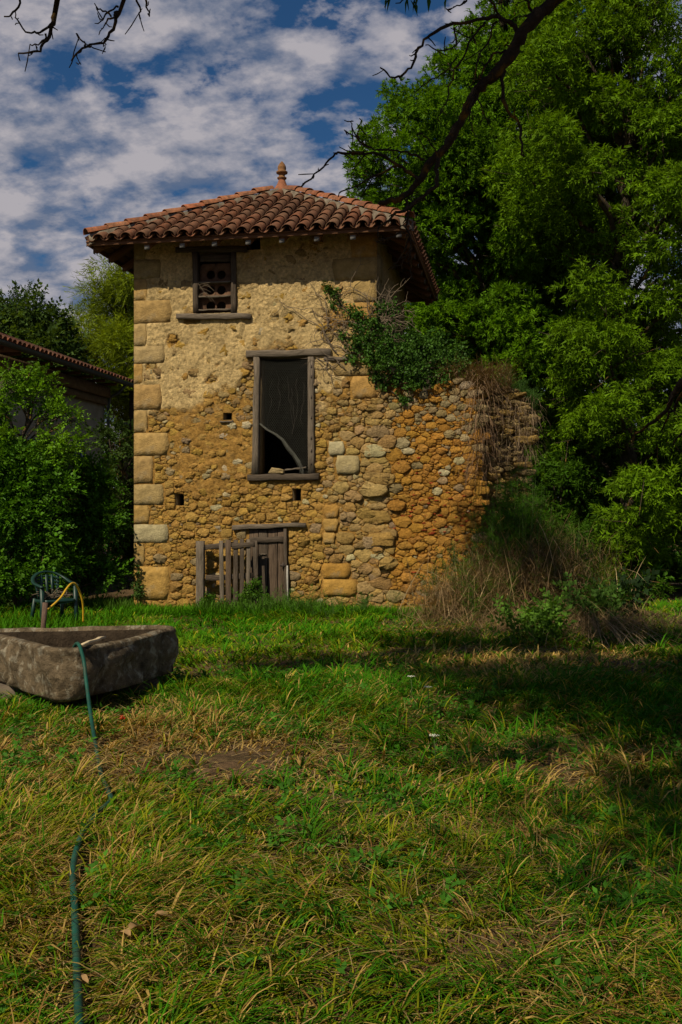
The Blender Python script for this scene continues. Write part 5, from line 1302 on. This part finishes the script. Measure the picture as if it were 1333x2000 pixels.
# taller growth along the foot of the dovecote
def along_wall(n, pxa, pxb, ya, yb, lo, hi, w_, colr, e1=(.2, 1.2), spread=.35):
    px = gg.uniform(pxa, pxb, n); s = np.array([wp(p, 1100)[0] for p in px]); off_ = gg.uniform(ya, yb, n)
    x = LX+s*cT+off_*sT; y = LY-s*sT+off_*cT; c = np.array(colr)*gg.uniform(.65, 1.35, (n, 1))
    grass.add(x, y, G(x, y)-.01, gg.uniform(0, 2*math.pi, n), gg.uniform(lo, hi, n), gg.uniform(1.0, 1.5, n), gg.uniform(*e1, n), gg.uniform(.7, 1.3, n)*w_, c*.75, c*1.2, seg=3)
along_wall(9000, 262, 830, -.95, -.06, .12, .26, .006, (.060, .185, .005)); along_wall(2600, 400, 640, -.8, -.1, .2, .40, .006, (.065, .15, .016)); along_wall(1600, 180, 275, -.8, .4, .2, .38, .006, (.055, .12, .014))
prop(grass.build('grass', M['grass']), 'uncut meadow grass, lush green with strawy dry patches', 'grass', kind='stuff')

x, y = sample(1500, 2.4, 11); kk = (fbm(x*1.3+4, y*1.3+71, 3) > .47) & ~footprint(x, y); x, y = x[kk], y[kk]
x = np.repeat(x, 3)+gg.normal(0, .03, 3*len(x)); y = np.repeat(y, 3)+gg.normal(0, .03, 3*len(y)); a_ = gg.uniform(0, 2*math.pi, len(x))
prop(scatter('oval', np.stack([x, y, G(x, y)+.025], 1), np.stack([np.cos(a_), np.sin(a_), gg.uniform(.1, .5, len(x))], 1), gg.uniform(.45, .95, len(x)), np.array([[.045, .14, .012]])*gg.uniform(.7, 1.4, (len(x), 1)), 'turf_weeds', M['leaf'], None, .5, 17), 'low broad-leaved weeds and clover scattered through the near turf', 'weeds', kind='stuff')
# weeds as plants of their own
def weed(name, label, cat, base, n, h, spread, color, seed, kind='fine', leaf=.7, group=None, per=16, lean=(0, 0), stemcol=M['twig']):
    g = np.random.default_rng(seed); t = thing(name, base, 0, label, cat, group); mb = MB(); P = []; D = []
    for _ in range(n):
        x0, y0 = g.normal(0, spread*.45, 2); tx = x0*1.2+g.normal(0, .07)+lean[0]*h; ty = y0*1.2+g.normal(0, .07)+lean[1]*h; hh = h*g.uniform(.55, 1.1)
        z0 = gz(base[0]+x0, base[1]+y0)-base[2] if base[2] < 1.5 else 0
        pts = smooth_path([(x0, y0, z0-.02), ((x0+tx)/2+g.normal(0, .02), (y0+ty)/2, z0+hh*.5), (tx, ty, z0+hh)], 4); mb.tube(pts, interp([.006, .002], len(pts)), 4, cap=False)
        for q in range(per):
            f = .12+.88*q/per; p = pts[min(len(pts)-1, int(f*(len(pts)-1)))]; a = g.uniform(0, 2*math.pi); P.append([p.x+g.normal(0, .01), p.y+g.normal(0, .01), p.z+g.normal(0, .012)]); D.append([math.cos(a), math.sin(a), g.uniform(.2, 1.2)])
    mb.build('stems', stemcol, t); P = np.array(P); D = np.array(D)
    scatter(kind, P, D, g.uniform(.7, 1.2, len(P))*leaf, np.array([color])*g.uniform(.7, 1.3, (len(P), 1)), 'leaves', M['leaf'], t, 1.0, seed)
    return t
GS = material('green_stem', (.06, .10, .025), .8, .2, .2, 9, 0, 20)
def gb(px, Y): x = (px-666.5)/F*Y; return (x, Y, gz(x, Y))
weed('tall_weed', 'tall narrow-leaved green weeds rising against the ruined wall end', 'weeds', gb(1000, 17.0), 70, 1.7, .5, (.055, .14, .008), 201, 'fine', 1.15, stemcol=GS, per=22)
weed('tall_weed', 'dark green weeds below the orange wall at the left of the dry heap', 'weeds', gb(895, 17.1), 28, 1.15, .5, (.05, .115, .018), 202, 'fine', 1.1, stemcol=GS, per=20)
weed('tall_weed', 'feathery weeds in front of the door lintel foot, right of the paling gate', 'weeds', gb(545, 18.2), 16, .5, .6, (.065, .150, .018), 203, 'fine', .9, stemcol=GS)
weed('tall_weed', 'bright low weeds at the foot of the wall below the big cut stones', 'weeds', gb(660, 17.7), 20, .42, .8, (.055, .135, .018), 204, 'fine', .8, stemcol=GS)
weed('tall_weed', 'yellowish weeds at the right side of the dry heap', 'weeds', gb(1120, 16.4), 34, .95, .7, (.12, .15, .010), 205, 'fine', .95, stemcol=GS)
weed('bramble', 'sunlit round-leaved bramble in front of the dry heap', 'bramble', gb(1060, 13.4), 16, .55, .35, (.085, .18, .02), 206, 'oval', 1.5, stemcol=GS, per=10)
weed('bramble', 'leafy bramble shoots to the right of the dry stalk cone', 'bramble', gb(1160, 15.0), 14, .6, .5, (.055, .12, .018), 207, 'oval', 1.5, stemcol=GS, per=9)
weed('sapling', 'small dark sapling in the shade at the right of the heap', 'sapling', gb(1215, 15.6), 5, .45, .2, (.020, .045, .014), 208, 'oval', 2.2, stemcol=GS, per=8)
for i, (px, py, h_, lab) in enumerate([(985, 768, .62, 'upright leafy weeds standing on the ruined wall, tallest and leftmost clump'), (1012, 775, .42, 'upright leafy weeds near the middle of the broken wall end'), (1036, 792, .34, 'upright leafy weeds on the far right tip of the broken wall end')]):
    b_ = wl(px, py, yb+.15); b_.z -= .05; weed('wall_weed', lab, 'weeds', tuple(b_), 7, h_, .12, (.055, .125, .024), 210+i, 'fine', .9, 'leafy weeds on the ruined wall', stemcol=GS, per=24)
def dry_stalks(name, label, cat, base, n, fn, w_=.004, col=(.34, .25, .13), seed=1, kind='stuff'):
    b = Blades(); g = np.random.default_rng(seed); x, y, z, az, ln, e0, e1 = fn(g, n)
    c = np.array(col)*g.uniform(.5, 1.3, (n, 1)); b.add(x, y, z, az, ln, e0, e1, g.uniform(.6, 1.3, n)*w_, c, seg=4); o = b.build(name, M['dry']); return prop(o, label, cat)
def heap(cx, cy, sx_, sy_, lo, hi, e0=(.7, 1.5), e1=(-.6, 1.2), zup=0.0):
    def f(g, n):
        x = cx+g.normal(0, sx_, n); y = cy+g.normal(0, sy_, n); return x, y, G(x, y)+g.random(n)*zup, g.uniform(0, 2*math.pi, n), g.uniform(lo, hi, n), g.uniform(*e0, n), g.uniform(*e1, n)
    return f
x, y, _ = gb(985, 17.0)
dry_stalks('dry_brush', 'tangle of dead brown brush heaped against the ruined wall end', 'brush', None, 5600, heap(x+.15, y-.55, .6, .45, .25, 1.0, (-.2, 1.5), (-1.8, 1.0), zup=.8), .0030, (.20, .135, .065), 301)
x, y, _ = gb(990, 17.5)
dry_stalks('dry_brush', 'dead brown brush climbing the foot of the broken wall end', 'brush', None, 2000, heap(x, y, .36, .22, .2, .7, (-.4, 1.5), (-1.8, 1.0), zup=.9), .003, (.20, .13, .06), 311)
x, y, _ = gb(860, 16.9)
dry_stalks('dry_brush', 'dead brown brush at the foot of the orange wall, left of the heap', 'brush', None, 1300, heap(x+.1, y-.25, .35, .3, .25, .7, (.0, 1.5), (-1.6, 1.0), zup=.5), .003, (.24, .16, .08), 302)
x, y, _ = gb(1120, 14.6)
dry_stalks('dry_brush', 'pale broken stalks fallen forward to the right of the heap', 'brush', None, 3000, heap(x, y, .9, .6, .3, .9, (.0, 1.0), (-1.2, .3), .2), .0034, (.25, .17, .085), 303)
weed('tall_weed', 'tallest dark green weeds hiding the lower half of the broken wall end', 'weeds', gb(1010, 17.3), 30, 1.8, .36, (.042, .115, .008), 223, 'fine', 1.25, stemcol=GS, per=30)
weed('tall_weed', 'mixed green weeds standing in the brush under the broken wall end', 'weeds', gb(960, 16.2), 34, 1.0, .6, (.06, .14, .008), 221, 'fine', 1.0, stemcol=GS, per=20)
weed('tall_weed', 'dark weeds trailing down at the right flank of the heap', 'weeds', gb(1075, 16.9), 34, 1.1, .6, (.045, .11, .008), 222, 'fine', 1.1, stemcol=GS, per=20)
x, y, _ = gb(1010, 16.2)
dry_stalks('dry_stalks', 'scattered single pale stems sticking out of the brush heap', 'stalks', None, 150, heap(x, y, .75, .35, .5, 1.3, (.3, 1.5), (-.7, 1.0), .5), .0065, (.40, .30, .16), 315)
# cone of leaning pale stalks
def lean_to(g, n):
    ax_, ay_, az_ = at(872+170, 1168, 15.4); a = g.uniform(-1.2, 4.3, n); r_ = g.uniform(.3, 1.0, n); bx = ax_+np.cos(a)*r_; by = ay_+np.sin(a)*r_*.6; bz = G(bx, by); top = np.array([ax_, ay_, az_])
    d = np.stack([top[0]-bx, top[1]-by, top[2]-bz], 1); L_ = np.linalg.norm(d, axis=1); el = np.arcsin(d[:, 2]/L_); return bx, by, bz, np.arctan2(d[:, 1], d[:, 0]), L_*g.uniform(.7, 1.1, n), el+.1, el-.15
dry_stalks('dry_stalks', 'loose cone of pale dead stalks leaning together in front of the heap', 'stalks', None, 60, lean_to, .007, (.40, .30, .16), 304)
def lean2(g, n):
    p = at(1150, 1185, 15.6); q = at(1230, 1290, 13.2); x = q.x+g.normal(0, .35, n); y = q.y+g.normal(0, .35, n); dx, dy, dz = p.x-x, p.y-y, p.z-G(x, y)
    return x, y, G(x, y), np.arctan2(dy, dx), np.hypot(np.hypot(dx, dy), dz)*g.uniform(.6, 1.05, n), np.arctan2(dz, np.hypot(dx, dy))+g.normal(.1, .06, n), np.arctan2(dz, np.hypot(dx, dy))-g.uniform(0, .4, n)
dry_stalks('dry_stalks', 'sheaf of long pale dead stalks slanting down to the right of the heap', 'stalks', None, 42, lean2, .0055, (.38, .28, .15), 305)
# dead grass hanging from the ruined wall top
def hanging(pxa, pxb, pya, pyb, y, lo, hi, down=True):
    def f(g, n):
        px = g.uniform(pxa, pxb, n); py = g.uniform(pya, pyb, n); P_ = np.array([tuple(wl(a, b, y+g.uniform(-.06, .25))) for a, b in zip(px, py)])
        az = -math.pi/2-T+g.normal(0, .9, n)
        return P_[:, 0], P_[:, 1], P_[:, 2], az, g.uniform(lo, hi, n), (g.uniform(-.2, 1.0, n) if down else g.uniform(.2, 1.5, n)), (g.uniform(-1.9, -1.2, n) if down else g.uniform(-1.0, .9, n))
    return f
dry_stalks('hanging_vine', 'curtain of dead brown vine hanging down where the orange wall breaks off', 'vine', None, 330, hanging(924, 958, 735, 930, -.08, .4, 1.0), .0035, (.21, .135, .08), 306)
dry_stalks('dead_bramble', 'dead brown bramble sprawling along the top of the ruined wall', 'bramble', None, 1500, hanging(868, 1000, 722, 770, .05, .15, .5, False), .0034, (.25, .17, .10), 307)
dry_stalks('dead_bramble', 'thin dead stems over the shaded broken wall end', 'bramble', None, 500, hanging(985, 1045, 775, 900, yb-.12, .2, .7), .003, (.20, .145, .095), 308)
# red flower and clover heads by the trough
fx, fy = gp(238, 1412, 0); p0 = at(238, 1405, fy-.1)
fl = thing('red_flower', (p0.x, p0.y, gz(p0.x, p0.y)), 0, 'single bright red flower in the dry grass before the trough', 'flower')
mb = MB(); zz = p0.z-gz(p0.x, p0.y); mb.tube([(0, .01, 0), (.004, 0, zz*.6), (0, 0, zz)], .003, 5); mb.build('stem', GS, fl)
mb = MB(); rr_ = random.Random(2)
for ring, (n, rad, up_) in enumerate([(6, .026, .0), (5, .018, .012), (4, .010, .02)]):
    for i in range(n):
        a_ = 2*math.pi*i/n+ring*.5; c_, s_ = math.cos(a_), math.sin(a_); w_ = rad*.75
        mb.add([(0, 0, zz), (c_*rad-s_*w_*.5, s_*rad+c_*w_*.5, zz+up_+.006), (c_*rad*1.35, s_*rad*1.35, zz+up_+.016), (c_*rad+s_*w_*.5, s_*rad-c_*w_*.5, zz+up_+.006)], [(0, 1, 2, 3)])
mb.build('petals', M['red'], fl)
for i, (px, py, lab) in enumerate([(836, 1342, 'small white flower head in the shaded grass right of centre'), (848, 1436, 'small white flower head in the grass below the shaded patch'), (803, 1320, 'small white flower head nearest the foot of the dry heap')]):
    x, y = gp(px, py, .25); z = gz(x, y); t = thing('white_flower', (x, y, z), 0, lab, 'flower', 'white flower heads in the grass'); mb = MB(); mb.tube([(0, 0, 0), (.01, 0, .13), (0, 0, .25)], .003, 4); mb.build('stem', GS, t)
    mb = MB()
    for q in range(16):
        a_ = q*2.4; r_ = .006*math.sqrt(q)*1.5; mb.add([(math.cos(a_)*r_-.006, math.sin(a_)*r_, .252), (math.cos(a_)*r_, math.sin(a_)*r_-.006, .256), (math.cos(a_)*r_+.006, math.sin(a_)*r_, .252), (math.cos(a_)*r_, math.sin(a_)*r_+.006, .258)], [(0, 1, 2, 3)])
    mb.build('umbel', material('white_umbel', (.6, .6, .5), .8, .2, 0, 9, 0, 9) if i == 0 else bpy.data.materials['white_umbel'], t)
# curled dead leaves fallen in the foreground
rl_ = random.Random(77); lm = leaf_material('dead_leaf', .1, .8, .1)
for i, (px, py, lab) in enumerate([(240, 1838, 'curled brown dead leaf lying leftmost of the fallen leaves'), (268, 1826, 'curled brown dead leaf between its two neighbours, near the hose'), (322, 1806, 'crumpled pale brown dead leaf, rightmost of the fallen leaves by the hose'), (760, 1608, 'dry tan leaf lying alone in the middle of the grass'), (150, 1930, 'small dark dead leaf low by the hose end')]):
    x, y = gp(px, py, .05); mb = MB(); n = 5; ang = rl_.uniform(0, 3); vs_ = []
    for j in range(n+1):
        t_ = j/n; w_ = .026*math.sin(math.pi*(t_*.9+.05))
        for s in (-1, 0, 1):
            lx = (t_-.5)*.095; ly = s*w_; vs_.append((lx*math.cos(ang)-ly*math.sin(ang), lx*math.sin(ang)+ly*math.cos(ang), .03*math.sin(t_*5)*.5+abs(s)*.016+rl_.uniform(-.004, .004)))
    mb.add(vs_, [(j*3+q, j*3+q+1, (j+1)*3+q+1, (j+1)*3+q) for j in range(n) for q in range(2)], (.30, .19, .09))
    o = mb.build('dead_leaf', lm, None, True, (x, y, gz(x, y)+.055)); prop(o, lab, 'leaf', 'fallen dead leaves')

# ------------------------------------------------------------------ the old tree whose boughs reach over the picture
OT = (3.4, -2.2, -.05)
old = thing('old_walnut_tree', OT, 0, 'old tree with lichened half-bare boughs reaching over the top of the view', 'tree')
ob = Vector(OT)
def z5(x, y): return 580+x/1.77, y/1.77
def z4(x, y): return x/1.904, y/1.904
def z2(x, y): return 500+x/3.333, 290+y/3.333
def z6(x, y): return 900+x/2.857, 500+y/2.857
mb = MB(); tr_pts = [(0, 0, -.1), (.1, .0, 1.5), (-.1, .1, 3.2), (-.5, .3, 4.8), (-1.2, .9, 6.6), (-2.0, 2.0, 8.2)]
mb.tube(smooth_path(tr_pts, 4), interp([.36, .30, .27, .22, .16, .10], 21), 12); mb.build('trunk', M['lichen_bark'], old, True)
ro = random.Random(55)
def bough(ptl, Y0, Y1, w0, w1, start=None, knobs=True, name='bough', twig=True):
    """ptl photograph points, widths in photograph pixels"""
    n = len(ptl); pts = []; rad = []
    for i, (px, py) in enumerate(ptl):
        t_ = i/(n-1); Y = Y0+(Y1-Y0)*t_; pts.append(at(px, py, Y)-ob); rad.append((w0+(w1-w0)*t_)/2/F*Y)
    if start:
        pts = [Vector(p) for p in start]+pts; rad = [rad[0]*1.6, *([rad[0]*1.25]*(len(start)-1))]+rad
    q = smooth_path(pts, 4); q = [p+Vector((ro.gauss(0, 1), 0, ro.gauss(0, 1)))*.006 for p in q]; rr2 = interp(rad, len(q)); rr2 = [r_*ro.uniform(.88, 1.2) for r_ in rr2]
    mb = MB(); mb.tube(q, rr2, 7)
    if twig:
        for p, r_ in list(zip(q, rr2))[4:]:
            if ro.random() < .45:
                d = Vector((ro.uniform(-1, 1), ro.uniform(-.6, .6), ro.uniform(-1, .7))).normalized(); ln = ro.uniform(.02, .07)+ (ro.random() < .2)*ro.uniform(.03, .12)
                mb.tube([p, p+d*ln*.6+Vector((0, 0, -.006)), p+d*ln+Vector((ro.uniform(-.01, .01), 0, ro.uniform(-.02, .01)))], [max(.003, r_*.5), .004, .0028], 4)
    mb.build(name, M['lichen_bark'], old, True)
main = [z5(*p) for p in [(890, 0), (830, 60), (775, 120), (740, 190), (680, 265), (625, 310), (590, 370), (555, 440), (500, 525), (455, 570), (420, 630), (380, 670), (330, 695), (285, 705)]]
bough(main, 6.6, 6.9, 26, 9, [(-.5, .3, 4.8), (-.2, 3.2, 6.6), (-.9, 6.2, 6.2), (-1.55, 8.4, 5.45)])
for pts, w0, w1 in [([(485, 540), (485, 600), (475, 650), (420, 690), (380, 720), (330, 745), (285, 790)], 9, 4),
                    ([(765, 110), (735, 75), (690, 60), (620, 70), (520, 90), (450, 130), (415, 180), (385, 240), (340, 270), (290, 230)], 9, 3),
                    ([(415, 620), (380, 590), (330, 565), (290, 535), (190, 535), (230, 526), (160, 527), (120, 540), (80, 590), (20, 645)], 7, 3),
                    ([(440, 555), (410, 535), (350, 520), (280, 520), (230, 500), (200, 470), (165, 450)], 5, 2),
                    ([(345, 575), (270, 610), (200, 645), (150, 665)], 4, 2.5), ([(255, 510), (210, 480), (190, 440), (187, 410)], 3, 1.8), ([(215, 480), (212, 445), (220, 415)], 3, 1.8),
                    ([(715, 250), (725, 370), (765, 420), (770, 480), (785, 540)], 8, 3), ([(735, 175), (680, 190), (640, 260), (610, 340), (600, 400), (610, 460)], 5, 2),
                    ([(650, 75), (610, 130), (570, 200), (540, 260), (520, 340), (490, 400)], 5, 2), ([(690, 75), (660, 140), (625, 200), (610, 290)], 4, 2), ([(540, 92), (552, 130), (545, 160), (500, 175), (445, 155)], 4, 2),
                    ([(555, 200), (520, 240), (480, 265), (430, 300)], 3, 1.8), ([(830, 60), (808, 30), (795, 0)], 6, 4), ([(700, 60), (690, 30), (670, 0)], 6, 4), ([(585, 0), (560, 18), (515, 28)], 4, 2), ([(490, 540), (455, 480), (420, 460)], 3, 1.5),
                    ([(615, 320), (640, 380), (636, 430)], 3, 1.6)]:
    bough([z5(*p) for p in pts], 6.7, 6.6, w0, w1)
for pts, w0, w1 in [([(985, 330), (990, 420), (988, 510), (1010, 620), (1012, 740), (1022, 850)], 5, 2), ([(990, 560), (975, 640), (930, 740), (890, 790)], 4, 2), ([(975, 545), (900, 570), (830, 600), (765, 595)], 4, 2), ([(1005, 640), (960, 740), (950, 810)], 3, 1.6)]:
    bough([z2(*p) for p in pts], 6.85, 6.95, w0, w1)
bough([z6(*p) for p in [(1400, 480), (1237, 690), (1180, 790), (1130, 880), (1050, 940), (970, 1000)]], 7.5, 8.3, 14, 4, [(-.2, 3.2, 6.6), (.6, 7.0, 5.8)]); bough([z6(*p) for p in [(1300, 640), (1237, 770), (1170, 880), (1120, 980)]], 7.6, 8.3, 8, 3)
bough([z6(*p) for p in [(1330, 930), (1237, 990), (1180, 1050)]], 7.9, 8.3, 6, 3)
bough([z4(*p) for p in [(210, 0), (205, 60), (190, 110), (170, 160), (140, 190), (70, 200)]], 6.2, 6.3, 9, 3, [(-1.2, .9, 6.6), (-3.2, 4.0, 6.6), (-4.3, 6.6, 5.6)])
for pts, w0, w1 in [([(195, 85), (150, 120), (100, 115), (55, 65)], 5, 2.5), ([(175, 130), (150, 160), (110, 165)], 4, 2), ([(80, -20), (60, 40), (15, 62)], 5, 2.5)]: bough([z4(*p) for p in pts], 6.2, 6.3, w0, w1)
bough([z4(*p) for p in [(470, -20), (440, 50), (425, 110), (385, 155), (325, 170), (260, 225)]], 6.2, 6.3, 8, 3, [(-1.2, .9, 6.6), (-3.0, 4.6, 6.4), (-3.9, 7.0, 5.6)])
for pts, w0, w1 in [([(328, 170), (305, 150), (285, 125)], 4, 2), ([(325, 172), (290, 205), (300, 240)], 3, 1.5), ([(430, 60), (400, 80), (385, 98)], 4, 2), ([(415, 62), (385, 40), (355, 20)], 4, 2), ([(440, 20), (400, 55), (375, 80)], 4, 2), ([(505, -20), (520, 30), (522, 70)], 4, 3), ([(540, -20), (550, 25), (557, 62)], 4, 3), ([(392, 150), (393, 175), (390, 195)], 2, 1.4)]:
    bough([z4(*p) for p in pts], 6.2, 6.3, w0, w1)
# crown: leaf pads placed where the tree throws its shade on the meadow and the ruin
hsun = (-math.sin(SUN_AZ)/math.tan(SUN_EL), -math.cos(SUN_AZ)/math.tan(SUN_EL))
def shade_spot(px, py, h, r_, z=0.0):
    py += 22 if py < 1320 else 8
    x, y = gp(px, py, z); return (x+hsun[0]*(h-z), y+hsun[1]*(h-z), h, r_)
def shade_wall(px, py, y, h, r_):
    p = wl(px, py, y); return (p.x+hsun[0]*(h-p.z), p.y+hsun[1]*(h-p.z), h, r_)
shade = [(540, 1262, 8.6, .40), (640, 1275, 8.4, .5), (735, 1255, 8.8, .62), (820, 1280, 8.2, .5), (900, 1300, 8.4, .75), (830, 1225, 9.2, .9), (920, 1240, 9.2, 1.0), (1010, 1330, 8.2, .8), (1120, 1300, 8.6, .8), (1230, 1270, 9, 1.1), (1330, 1290, 8.8, 1.0), (1180, 1345, 8.2, .7), (1290, 1370, 8, .75),
         (1080, 1380, 8, .45), (1000, 1455, 7.8, .30), (945, 1478, 7.8, .26), (1200, 1465, 7.6, .22), (1320, 1450, 7.8, .34), (1235, 1560, 7.4, .26), (1340, 1580, 7.4, .32), (1180, 1640, 7.2, .17), (1330, 1690, 7, .24), (1170, 1690, 7, .13), (960, 1700, 7, .10), (1085, 1590, 7.2, .12), (1270, 1400, 8, .3), (880, 1400, 8, .22), (1420, 1400, 8, .7), (1420, 1550, 7.6, .5),
         (1330, 1215, 9.6, .8), (1240, 1215, 9.6, .6), (1040, 1235, 9.4, .8)]
pads = [shade_spot(*s_) for s_ in shade]
pads += [shade_wall(1040, 1120, -.8, 9.6, .7), shade_wall(1100, 1170, -1.2, 9.4, .55), shade_wall(1045, 960, .4, 10.6, .36), shade_wall(1020, 1080, .2, 10, .7), shade_wall(960, 1120, -.3, 10, .45)]
mbl = MB(); go = np.random.default_rng(66); hub = [Vector((-2.0, 2.0, 8.2)), Vector((-1.2, .9, 6.6)), Vector((-3.6, 4.5, 8.6)), Vector((-5.2, 7.5, 9.2))]
limb(mbl, hub[0], hub[2], .10, .08, go, 5, .1, sides=8); limb(mbl, hub[2], hub[3], .08, .05, go, 5, .1, sides=8)
for x, y, z, r_ in pads:
    c = Vector((x, y, z))-ob; a_ = min(hub, key=lambda h_: (h_-c).length); limb(mbl, a_, c, .045, .012, go, 5, .15)
mbl.build('limbs', M['lichen_bark'], old, True)
loc = [(x-ob.x, y-ob.y, z-ob.z, r_) for x, y, z, r_ in pads]
P, D, cid = clump_points(loc, 210, go, .55, .2, 5, .3); n = len(P)
ok = np.ones(n, bool)                        # nothing of the crown hangs into the sky seen in the view
yy_ = P[:, 1]+ob.y; zz_ = P[:, 2]+ob.z; ok = ~((yy_ > .2) & ((zz_-CZ)/np.maximum(yy_, .1) < .535)); P, D, cid = P[ok], D[ok], cid[ok]; n = len(P)
scatter('oval', P, D, go.uniform(.8, 1.3, n)*2.3, leaf_cols((.05, .095, .014), cid, go), 'crown', M['leaf'], old, .6, 66)
# a few long leaves hanging into the top edge
lf = [z5(*p) for p in [(315, 0), (330, 5), (372, 4), (392, 22), (405, 20), (425, 6), (520, 4), (455, 2), (383, 12), (412, 10)]]
P = np.array([list(at(px, py-14, 6.1)-ob) for px, py in lf]); D = np.array([[ro.uniform(-.7, .7), ro.uniform(-.2, .2), -1] for _ in lf])
V = []
for p, d in zip(P, D):
    q = leaflet(.115, .014); fr = frames(np.array([d]), np.array([ro.uniform(-.5, .5)]))[0]; V.append(q @ fr.T + p)
V = np.array(V).reshape(-1, 3); link('hanging_leaves', np_mesh('hanging_leaves', V, np.full(len(lf), 4), np.arange(len(V)), M['leaf'], np.tile([[.03, .085, .012]], (len(V), 1))), old)
bough([z5(*p) for p in [(300, -25), (360, -8), (430, -10), (520, -20)]], 6.1, 6.1, 4, 3, [(-3.9, 7.0, 5.6), (-3.6, 8.0, 5.0)])
